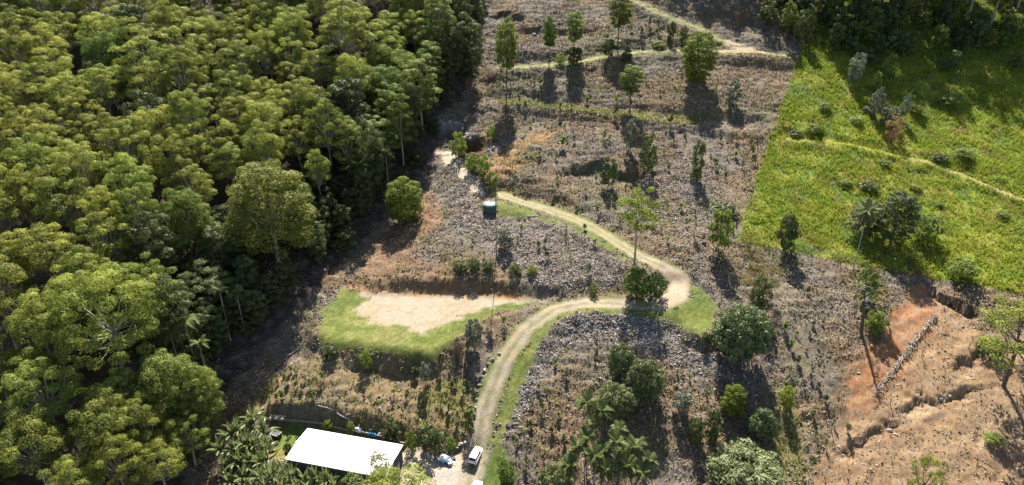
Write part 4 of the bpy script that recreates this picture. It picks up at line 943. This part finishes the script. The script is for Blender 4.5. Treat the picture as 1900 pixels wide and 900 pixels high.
# ------------------------------------------------------------------ dead trunk, stakes, logs, rocks
p, t = P(1598, 618)
o = empty("dead_tree", p); tag(o, "dead leafless dark trunk with drooping grey branches", "dead tree")
g = Geo(); H = 13.5; g.tube([(0, 0, -.3), (-.5, 0, 4), (-1.2, .2, 8.5), (-1.9, .2, H)], [.42, .32, .24, .1], 7); link("trunk", g.mesh("dead_trunk", M_DBARK, True), o)
for k_ in range(16):
    z_ = rng.uniform(6, 12.5); a_ = rng.uniform(0, 6.28); l_ = rng.uniform(1.2, 2.8); g = Geo(); b0 = np.array([-.14 * z_, .1, z_]); d_ = np.array([math.cos(a_), math.sin(a_), 0])
    g.tube([b0, b0 + d_ * l_ * .5 + [0, 0, .3], b0 + d_ * l_ + [0, 0, -.5]], [.09, .07, .03], 5)
    for q in range(3): g.tube([b0 + d_ * l_ * .7, b0 + d_ * l_ + rng.normal(0, .5, 3) + [0, 0, -.6]], [.04, .015], 4)
    link("branch", g.mesh("dead_branch", M_DEAD), o)
for u, v, lb in [(1706, 560, "forked bare stake at the orange patch's top end"), (1738, 600, "forked bare stake beside the stick row's upper end"), (1797, 648, "forked bare stake above the small earth scarp"), (1710, 662, "short leaning stake right of the stick row"), (1652, 752, "forked bare stake below the stick row's lower end"), (1543, 800, "bent bare stem left of the bare earth"), (1700, 880, "bare twiggy stem rising behind the bottom bush"), (1574, 806, "twin bare stems on the bare earth's left end")]:
    p, t = P(u, v); g = Geo(); h_ = rng.uniform(1.8, 2.8); a_ = rng.uniform(-.5, .5)
    g.tube([(0, 0, -.2), (a_ * .3, .1, h_ * .5), (a_, .2, h_)], [.09, .07, .04], 6); g.tube([(a_ * .3, .1, h_ * .45), (a_ - .7, .0, h_ * .95)], [.06, .03], 6); g.tube([(a_ * .4, .1, h_ * .55), (a_ + .5, .3, h_ * .8)], [.05, .02], 6)
    tag(link("bare_stake", g.mesh("bare_stake", M_DBARK), None, p), lb, "stake", "bare stakes on the dry slope")
# windrow of sticks along the orange patch
A, B = P(1736, 588)[0], P(1622, 734)[0]
o = empty("stick_row", A); tag(o, "long straight row of stacked pale sticks crossing the orange earth", "stick row")
g = Geo(); g.tube([(-.75, 0, 0), (0, 0, .12), (.75, 0, 0)], [.07, .09, .06], 6); STICK = g.mesh("stick", M_DEAD)
g = Geo(); g.tube([(-.7, 0, 0), (.1, .05, .08), (.8, 0, .1)], [.06, .08, .04], 6); STICK2 = g.mesh("stick_dark", M_TIMBER)
dirv = (B - A); Ln = np.linalg.norm(dirv); ang = math.atan2(dirv[1], dirv[0])
for k_ in range(170):
    f_ = (k_ + rng.random()) / 170; q = A + dirv * f_; q[:2] += rng.normal(0, .22, 2); q[2] = float(hgt(q[0], q[1])) + rng.uniform(.1, .65)
    link("stick", STICK if rng.random() < .65 else STICK2, o, q - A, (rng.normal(0, .25), rng.normal(0, .3), ang + (rng.normal(0, .35) if rng.random() < .45 else 1.57 + rng.normal(0, .5))), (rng.uniform(.6, 1.2),) * 3)
for u, v, ln_, a_, lb in [(560, 640, 5, 1.0, "pale fallen trunk in the shade of the gully"), (548, 652, 4, .8, "shorter pale trunk lying by the first in the gully"), (505, 690, 4, .9, "thin white log at the shaded gully's lower side"), (482, 700, 4.5, 1.1, "white log leaning at the gully's bottom bend"), (615, 560, 4, .7, "log on the dark bank left of the lawn"), (600, 756, 2.6, -.3, "pale plank like log on the slope behind the shed"), (990, 402, 3.5, -.1, "thin pale branch lying on the grass by the tank"), (640, 776, 4, -.4, "bleached branch behind the shed's edging"), (340, 810, 5, .5, "bare fallen branch at the lower forest edge")]:
    p, t = P(u, v); g = Geo(); n_ = np.linspace(-.5, .5, 5)
    g.tube(np.stack([n_ * ln_, .15 * np.sin(n_ * 5), .12 + 0 * n_], 1), [.15, .14, .12, .1, .06], 6); g.tube([(ln_ * .1, 0, .12), (ln_ * .3, .5, .35)], [.07, .03], 5)
    d_ = np.array([math.cos(a_), math.sin(a_)]); sl_ = math.atan2(float(hgt(p[0] + d_[0], p[1] + d_[1]) - hgt(p[0] - d_[0], p[1] - d_[1])), 2)
    tag(link("fallen_log", g.mesh("fallen_log", M_DEAD), None, p, (0, -sl_, a_)), lb, "log", "fallen logs")
def rock_mesh(i):
    bm = bmesh.new(); bmesh.ops.create_icosphere(bm, subdivisions=2, radius=.5)
    sq = rng.uniform(.6, 1.2, 3)
    for v in bm.verts: v.co *= 1 + rng.normal(0, .09); v.co.x *= sq[0]; v.co.y *= sq[1]; v.co.z *= sq[2] * .8
    me = bpy.data.meshes.new("rock_shape"); bm.to_mesh(me); bm.free(); me.materials.append(M_ROCK); return me
ROCKS = [rock_mesh(i) for i in range(4)]; RL = []
for u, v, s in [(927, 657, 1.0), (914, 668, 1.2), (905, 676, 1.0), (899, 688, 1.3), (893, 700, 1), (889, 715, 1.2), (886, 728, .9), (884, 742, 1.2), (882, 757, 1), (880, 770, 1.1), (855, 825, 1.3), (863, 822, 1), (870, 818, .9), (1255, 718, 1.1), (1262, 722, .8), (800, 838, 1.3), (790, 842, 1), (835, 834, 1), (846, 832, 1.1), (1745, 742, 1.4), (1762, 736, 1.2), (1650, 800, 1.3), (822, 232, 2.2), (834, 228, 2), (846, 230, 1.8), (858, 240, 2), (866, 250, 1.8), (872, 258, 1.6), (905, 282, 2.2), (915, 276, 1.8), (1012, 46, 2.2), (990, 66, 2.4), (1210, 316, 1.6), (1130, 352, 1.5)]:
    p, t = P(u, v); o = link("rock", ROCKS[rng.integers(4)], None, p + np.array([0, 0, .1 * s]), tuple(rng.uniform(0, 6, 3)), (s * .8, s * .8, s * .7)); tag(o, "", "rock", "rocks lying about"); RL.append((o, u, v, "grey"))
rel_labels(RL, [(927, 650, "the ditch's upper end beside the driveway"), (884, 742, "the driveway's left edge"), (863, 826, "the yard's upper right corner"), (795, 842, "the yard's edging"), (1255, 700, "the slope right of the mangoes"), (1745, 742, "the long earth scarp"), (1650, 800, "the bare earth"), (834, 236, "the upper creek pool"), (869, 250, "the red hollow's left rim"), (910, 282, "the red hollow's right rim"), (1000, 60, "the top hillside"), (1180, 330, "the shaded hollow")], "rock")
# two tyres
for k_, (u, v) in enumerate([(1763, 566), (1771, 570)]):
    p, t = P(u, v); g = Geo(); an = np.linspace(0, 2 * math.pi, 17); g.tube(np.stack([.42 * np.cos(an), .42 * np.sin(an), 0 * an + .16], 1), .16, 8, cap=False)
    tag(link("old_tyre", g.mesh("old_tyre", M_RUBBER, True), None, p), ("left" if k_ == 0 else "right") + " one of two old tyres on the orange earth", "tyre", "old tyres")
# wire fence
o = None; FP = [P(u, v)[0] for u, v in [(1362, 448), (1407, 449), (1452, 459), (1505, 469), (1557, 481), (1610, 492)]]
o = empty("wire_fence", FP[0]); tag(o, "post and wire fence along the pasture's lower edge", "fence")
g = Geo(); g.tube([(0, 0, -.3), (0, 0, .8), (0, 0, 1.5)], [.1, .1, .095], 6); POSTM = g.mesh("fence_post", M_POST)
for q in FP: link("post", POSTM, o, q - FP[0])
for hh in (.5, .9, 1.3):
    g = Geo(); g.tube([q - FP[0] + np.array([0, -.1, hh]) for q in FP], .022, 4); link("wire", g.mesh("fence_wire", M_WIRE), o)

# ------------------------------------------------------------------ shed
def bmesh_obj(name, bm, mats, parent=None, loc=None, rot=None, smooth=False):
    bmesh.ops.recalc_face_normals(bm, faces=bm.faces); me = bpy.data.meshes.new(name); bm.to_mesh(me); bm.free()
    for m in (mats if isinstance(mats, list) else [mats]): me.materials.append(m)
    if smooth:
        for pl in me.polygons: pl.use_smooth = True
    return link(name, me, parent, loc, rot)
def bbox(bm, c, s, bev=0, mi=0):
    r = bmesh.ops.create_cube(bm, size=1)
    for v in r['verts']: v.co = Vector((c[0] + v.co.x * s[0], c[1] + v.co.y * s[1], c[2] + v.co.z * s[2]))
    fs = set(f for v in r['verts'] for f in v.link_faces)
    for f in fs: f.material_index = mi
    if bev: bmesh.ops.bevel(bm, geom=list(set(e for f in fs for e in f.edges)), offset=bev, segments=2, affect='EDGES')
Ap, Bp, Dp = P(570, 793, 4.3)[0], P(748, 826, 4.3)[0], P(533, 856, 4.0)[0]
ab = Bp[:2] - Ap[:2]; SLEN = float(np.linalg.norm(ab)); rz = math.atan2(ab[1], ab[0]); perp = np.array([math.sin(rz), -math.cos(rz)]); SWID = abs(float((Dp[:2] - Ap[:2]) @ perp))
gz = float(np.mean([hgt(*(Ap[:2] + ab * f_ + perp * SWID * q)) for f_ in (.1, .5, .9) for q in (.2, .8)]))
sh = empty("shed", (Ap[0], Ap[1], gz), rz); tag(sh, "long shed with a bright white metal roof and dark walls", "shed")
EH = max(3.2, Ap[2] - gz - .25)
bm = bmesh.new(); Wd, Ls = SWID, SLEN
bbox(bm, (Ls / 2, -.35, EH / 2 - .4), (Ls - .4, .12, EH + .8)); bbox(bm, (Ls / 2, -Wd + .35, EH / 2 - .5), (Ls - .4, .12, EH + .6))
for xx in (.25, Ls - .25): bbox(bm, (xx, -Wd / 2, EH / 2 - .42), (.12, Wd - .85, EH + .75))
k_ = .5
while k_ < Ls - .4:
    bbox(bm, (k_, -Wd + .27, EH / 2 - .5), (.09, .05, EH + .55)); k_ += .5
k_ = .6
while k_ < Wd - .6:
    bbox(bm, (Ls - .17, -k_, EH / 2 - .42), (.05, .09, EH + .7)); k_ += .5
bmesh_obj("wall", bm, M_WALLS, sh)
def roof_slab(x0, x1, y0, z0, y1, z1, th=.1):
    bm = bmesh.new(); k2 = int((x1 - x0) / .38); vs = []
    for q in range(k2 * 2 + 1):
        xx = x0 + (x1 - x0) * q / (k2 * 2); rr = .035 if q % 2 else 0
        vs.append([bm.verts.new((xx, y0, z0 + rr)), bm.verts.new((xx, y1, z1 + rr)), bm.verts.new((xx, y1, z1 - th)), bm.verts.new((xx, y0, z0 - th))])
    for a, b in zip(vs[:-1], vs[1:]):
        for e in range(4): bm.faces.new((a[e], a[(e + 1) % 4], b[(e + 1) % 4], b[e]))
    bm.faces.new(vs[0]); bm.faces.new(vs[-1]); return bm
bmesh_obj("roof", roof_slab(0, Ls, 0, EH + .02, -Wd / 2 - .003, EH + .42), M_ROOF, sh); bmesh_obj("roof", roof_slab(0, Ls, -Wd / 2 + .003, EH + .42, -Wd, EH + .02), M_ROOF, sh)
bm = bmesh.new(); bbox(bm, (Ls / 2, -Wd / 2, EH + .475), (Ls + .04, .5, .05)); bmesh_obj("ridge_cap", bm, M_ROOF, sh)
for yy in (.06, -Wd - .06):
    bm = bmesh.new(); bbox(bm, (Ls / 2, yy, EH - .06), (Ls, .12, .13)); bmesh_obj("gutter", bm, M_WALLS, sh)
bm = bmesh.new(); bbox(bm, (Ls * .28, -Wd + .26, 1.3), (3.0, .05, 2.7)); bmesh_obj("roller_door", bm, M_WIRE, sh)
bm = bmesh.new(); bbox(bm, (Ls - .16, -Wd * .3, 1.0), (.05, .9, 2.0)); bmesh_obj("door", bm, M_WIRE, sh)

# timber edging behind the shed
ed = wline([(508, 779), (560, 782), (610, 790), (660, 801), (710, 813), (752, 826)], 2.2); o = empty("timber_edging", ed[0]); tag(o, "low timber sleeper edging behind the shed", "edging")
bm = bmesh.new(); bbox(bm, (0, 0, 0), (2.15, .22, .45), .02); bmesh.ops.recalc_face_normals(bm, faces=bm.faces); SLP = bpy.data.meshes.new("sleeper_shape"); bm.to_mesh(SLP); bm.free(); SLP.materials.append(M_TIMBER)
for a, b in zip(ed[:-1], ed[1:]):
    c_ = (a + b) / 2; d_ = b - a; link("sleeper", SLP, o, (c_[0] - ed[0][0], c_[1] - ed[0][1], float(hgt(c_[0], c_[1])) - ed[0][2] + .2), (rng.normal(0, .04), 0, math.atan2(d_[1], d_[0])), (np.linalg.norm(d_[:2]) / 2.2, 1, 1))
# timber pile
p, t = P(516, 774); o = empty("timber_pile", p, -.1); tag(o, "pile of weathered boards at the end of the shed's edging", "timber pile")
for k_ in range(14):
    bm = bmesh.new(); bbox(bm, (rng.normal(0, .15), (k_ % 5) * .42 - .8, .1 + .14 * (k_ // 5)), (2.9, .28, .1), .01); bmesh_obj("board", bm, M_POST if k_ % 3 == 0 else M_TIMBER, o, None, (0, 0, rng.normal(0, .07)))
# open crate hut near the bananas
p, t = P(513, 812); o = empty("garden_box", p, -.4); tag(o, "dark open box with a pale lid rim on the small lawn", "box")
bm = bmesh.new(); bbox(bm, (0, 0, .6), (1.9, 1.3, 1.2), .03); bmesh_obj("box_body", bm, M_PLAST, o)
for c_, s_ in (((0, .68, 1.22), (2.0, .08, .08)), ((0, -.68, 1.22), (2.0, .08, .08)), ((.97, 0, 1.22), (.08, 1.28, .08)), ((-.97, 0, 1.22), (.08, 1.28, .08))):
    bm = bmesh.new(); bbox(bm, c_, s_); bmesh_obj("rim", bm, M_POST, o)
# tarps behind the shed
def tarp(name, u, v, sx, sy, h, mat, label, cat, rz_=0):
    p, t = P(u, v); n_ = 14; q = np.linspace(-1, 1, n_); X, Y = np.meshgrid(q, q)
    Zz = h * (1 - np.maximum(np.abs(X), np.abs(Y)) ** 3) + .12 * h * (fbm(X * 3 + u, Y * 3, 5, 2) - .5); Vt = np.stack([X * sx / 2, Y * sy / 2, np.maximum(Zz, -.1)], -1).reshape(-1, 3)
    j2, i2 = np.meshgrid(np.arange(n_ - 1), np.arange(n_ - 1), indexing='ij'); Ft = np.stack([j2 * n_ + i2, j2 * n_ + i2 + 1, (j2 + 1) * n_ + i2 + 1, (j2 + 1) * n_ + i2], -1).reshape(-1, 4)
    return tag(link(name, mesh_np(name, Vt, Ft, [mat], None, None, True), None, p, (0, 0, rz_)), label, cat)
tarp("tarp_heap", 664, 798, 1.8, 1.2, .7, M_TARP, "crumpled white tarp heap behind the shed", "tarp", -.4)
tarp("sheet_pile", 692, 806, 2.0, .9, .45, M_BLUE, "dull blue covered pile behind the shed's right half", "covered pile", -.3)
tarp("sheet_pile", 706, 806, 1.0, .8, .5, M_TARP, "small white bundle next to the dull blue pile", "bundle", .2)

# ------------------------------------------------------------------ water tank
p, t = P(909, 391); TR = 24.5 / pxm(t) / 2; TH = 2.35 * TR / 1.8 * .82
o = empty("water_tank", p); tag(o, "round dark green water tank with a pale domed top", "water tank")
def lathe(prof, k=32):
    g = Geo(); an = np.arange(k) * 2 * math.pi / k; Vv = np.array([[r_ * math.cos(a), r_ * math.sin(a), z_] for r_, z_ in prof for a in an])
    i, j = np.meshgrid(np.arange(len(prof) - 1), np.arange(k), indexing='ij'); g.add(Vv, np.stack([i * k + j, i * k + (j + 1) % k, (i + 1) * k + (j + 1) % k, (i + 1) * k + j], -1).reshape(-1, 4)); return g
pr = [(TR, -.3)]
for k_ in range(8): z0 = TH * k_ / 8; pr += [(TR, z0), (TR + .05, z0 + .03), (TR + .05, z0 + TH / 16), (TR, z0 + TH / 16 + .03)]
link("tank_wall", lathe(pr + [(TR, TH)]).mesh("tank_wall", M_TANK), o); link("tank_lid", lathe([(TR + .06, TH - .05), (TR + .06, TH + .02), (TR * .8, TH + .32), (TR * .4, TH + .55), (.02, TH + .6)]).mesh("tank_lid", M_TANKT, True), o)
g = lathe([(.45, TH + .4), (.45, TH + .72), (.01, TH + .75)], 16); link("hatch", g.mesh("tank_hatch", M_TANK, True), o, (.35, .5, -.1))
for k_ in range(12):
    a_ = k_ * math.pi / 6; g = Geo(); g.box((TR * .62, 0, TH + .43), (TR * .7, .09, .08)); link("lid_rib", g.mesh("lid_rib", M_TANKT), o, None, (0, 0, a_ + .2))

# ------------------------------------------------------------------ vehicles
def loft(sections, mat_of=None):
    """sections: rings of points along the body; returns a closed bmesh"""
    bm = bmesh.new(); rings = [[bm.verts.new(q) for q in s_] for s_ in sections]; n = len(rings[0])
    for a, b in zip(rings[:-1], rings[1:]):
        for e in range(n): bm.faces.new((a[e], a[(e + 1) % n], b[(e + 1) % n], b[e]))
    bm.faces.new(rings[0]); bm.faces.new(rings[-1]); return bm
def wheel(parent, x, y):
    g = lathe([(.12, -.12), (.30, -.12), (.36, -.08), (.36, .08), (.30, .12), (.22, .11)], 20); tr_ = link("wheel", g.mesh("tyre_ring", M_RUBBER, True), parent, (x, y, .36), (R(90), 0, 0))
    g = lathe([(.23, -.1), (.23, .115), (.08, .13), (.01, .13)], 16); link("rim", g.mesh("wheel_rim", M_METAL, True), tr_, (0, 0, 0.012 if y < 0 else -.012), (0 if y < 0 else R(180), 0, 0))
def suv(u, v, rz, label, ute=False):
    p, t = P(u, v); o = empty("parked_vehicle", p, rz); tag(o, label, "car" if not ute else "car")
    L, W = 4.7, 1.86
    def ring(x, w, zb, zt, sh_=.12): w /= 2; return [(x, -w + .06, zb), (x, w - .06, zb), (x, w, zb + .2), (x, w, zt - sh_), (x, w - sh_, zt), (x, -w + sh_, zt), (x, -w, zt - sh_), (x, -w, zb + .2)]
    body = loft([ring(-2.35, 1.6, .42, .85), ring(-2.25, 1.8, .3, 1.0), ring(-1.6, W, .28, 1.08), ring(0, W, .28, 1.06), ring(.95, W, .28, 1.04), ring(1.7, W - .04, .28, .98), ring(2.15, 1.74, .3, .88), ring(2.35, 1.45, .42, .72)])
    b = bmesh_obj("body", body, M_WHITE, o)
    def cab(x, w, zb, zt, wt): return [(x[0], -w / 2, zb), (x[0], w / 2, zb), (x[1], wt / 2, zt), (x[1], -wt / 2, zt)]
    bm = bmesh.new(); A_ = [(-2.12, -.84, 1.04), (-2.12, .84, 1.04), (1.0, .82, 1.03), (1.0, -.82, 1.03)]; T_ = [(-1.82, -.66, 1.66), (-1.82, .66, 1.66), (.22, .66, 1.68), (.22, -.66, 1.68)]
    lo = [bm.verts.new(q) for q in A_]; hi = [bm.verts.new(q) for q in T_]
    bm.faces.new(lo); bm.faces.new(hi)
    for e in range(4): bm.faces.new((lo[e], lo[(e + 1) % 4], hi[(e + 1) % 4], hi[e]))
    bmesh_obj("cabin", bm, M_WHITE, o)
    bm = bmesh.new(); bbox(bm, (-.8, 0, 1.695), (2.15, 1.36, .07), .03); bmesh_obj("roof", bm, M_WHITE, o)
    def pane(nm, pts):
        c_ = np.mean(pts, 0); n_ = np.cross(np.subtract(pts[1], pts[0]), np.subtract(pts[2], pts[0])); n_ = n_ / np.linalg.norm(n_)
        if n_ @ (c_ - np.array([-.6, 0, 1.2])) < 0: n_ = -n_
        bm = bmesh.new(); a_ = [bm.verts.new(np.array(q) + n_ * .02) for q in pts]; b_ = [bm.verts.new(np.array(q) - n_ * .01) for q in pts]; bm.faces.new(a_); bm.faces.new(b_)
        for e in range(4): bm.faces.new((a_[e], a_[(e + 1) % 4], b_[(e + 1) % 4], b_[e]))
        bmesh_obj(nm, bm, M_GLASS, o)
    pane("windscreen", [(.95, -.74, 1.09), (.95, .74, 1.09), (.27, .62, 1.63), (.27, -.62, 1.63)]); pane("rear_window", [(-2.10, -.70, 1.12), (-2.10, .70, 1.12), (-1.84, .60, 1.60), (-1.84, -.60, 1.60)])
    for s_ in (-1, 1):
        for x0, x1, t0, t1 in ((-1.95, -1.25, -1.75, -1.22), (-1.15, -.25, -1.13, -.3), (-.15, .72, -.2, .18)): pane("side_window", [(x0, s_ * .815, 1.12), (x1, s_ * .81, 1.12), (t1, s_ * .675, 1.6), (t0, s_ * .675, 1.6)])
        bm = bmesh.new(); bbox(bm, (.75, s_ * 1.0, 1.1), (.16, .2, .15), .03); bmesh_obj("mirror", bm, M_WHITE, o)
        bm = bmesh.new(); bbox(bm, (2.16, s_ * .62, .74), (.3, .36, .13), .03); bmesh_obj("headlight", bm, M_LENS, o)
        bm = bmesh.new(); bbox(bm, (-2.26, s_ * .72, .9), (.16, .22, .24), .03); bmesh_obj("tail_light", bm, M_RED, o)
        bm = bmesh.new(); bbox(bm, (-.8, s_ * .56, 1.775), (1.9, .05, .05), .01); bmesh_obj("roof_rail", bm, M_PLAST, o)
        for x_ in (-1.42, 1.42): wheel(o, x_, s_ * .86)
    bm = bmesh.new(); bbox(bm, (-2.36, 0, .5), (.16, 1.55, .22), .04); bmesh_obj("bumper", bm, M_PLAST, o)
    bm = bmesh.new(); bbox(bm, (2.34, 0, .48), (.14, 1.4, .2), .04); bmesh_obj("bumper", bm, M_PLAST, o)
    return o
suv(883, 849, R(72), "white station wagon parked on the driveway right of the yard")
suv(884, 915, R(82), "white vehicle cut off by the picture's bottom edge")
# covered trailer, drum and box in the yard
p, t = P(828, 856); o = empty("covered_trailer", p, R(-22)); tag(o, "small trailer under a humped white cover in the yard", "trailer")
bm = bmesh.new(); bbox(bm, (0, 0, .55), (2.3, 1.35, .35), .04); bmesh_obj("tray", bm, M_WIRE, o)
n_ = 12; q = np.linspace(-1, 1, n_); X, Y = np.meshgrid(q, q); Zz = .72 + .55 * (1 - np.maximum(np.abs(X) ** 4, np.abs(Y) ** 3)) - .1 * X
j2, i2 = np.meshgrid(np.arange(n_ - 1), np.arange(n_ - 1), indexing='ij')
link("cover", mesh_np("cover", np.stack([X * 1.25, Y * .78, Zz], -1).reshape(-1, 3), np.stack([j2 * n_ + i2, j2 * n_ + i2 + 1, (j2 + 1) * n_ + i2 + 1, (j2 + 1) * n_ + i2], -1).reshape(-1, 4), [M_TARP], None, None, True), o)
for s_ in (-1, 1): wheel(o, -.1, s_ * .78)
g = Geo(); g.tube([(1.1, 0, .5), (2.1, 0, .45)], .05, 6); link("drawbar", g.mesh("drawbar", M_WIRE), o)
p, t = P(822, 858); o = tag(link("blue_drum", lathe([(.0, 0), (.55, 0), (.6, .1), (.6, .8), (.52, .86), (.02, .88)], 20).mesh("blue_drum", M_BLUE, True), None, p), "round blue plastic drum in front of the covered trailer", "drum")
p, t = P(835, 862); bm = bmesh.new(); bbox(bm, (0, 0, .32), (.8, .7, .6), .05); bbox(bm, (0, 0, .66), (.86, .76, .08), .02); tag(bmesh_obj("grey_crate", bm, M_WIRE, None, p, (0, 0, .4)), "grey lidded crate at the trailer's lower corner", "crate")
p, t = P(808, 850); g = Geo(); g.tube([(0, 0, 0), (.1, 0, .9), (.4, .2, 1.3)], [.2, .22, .1], 8); g.tube([(.1, 0, .7), (-.4, .1, .9)], [.1, .06], 6); tag(link("garden_pump", g.mesh("garden_pump", M_TANK, True), None, p), "small green upright barrel shape left of the covered trailer", "barrel")
print("TRIS", sum(len(o.data.polygons) * 2 for o in bpy.data.objects if o.type == 'MESH'), "UNIQ", sum(len(m.polygons) * 2 for m in bpy.data.meshes), "OBJ", len(bpy.data.objects))
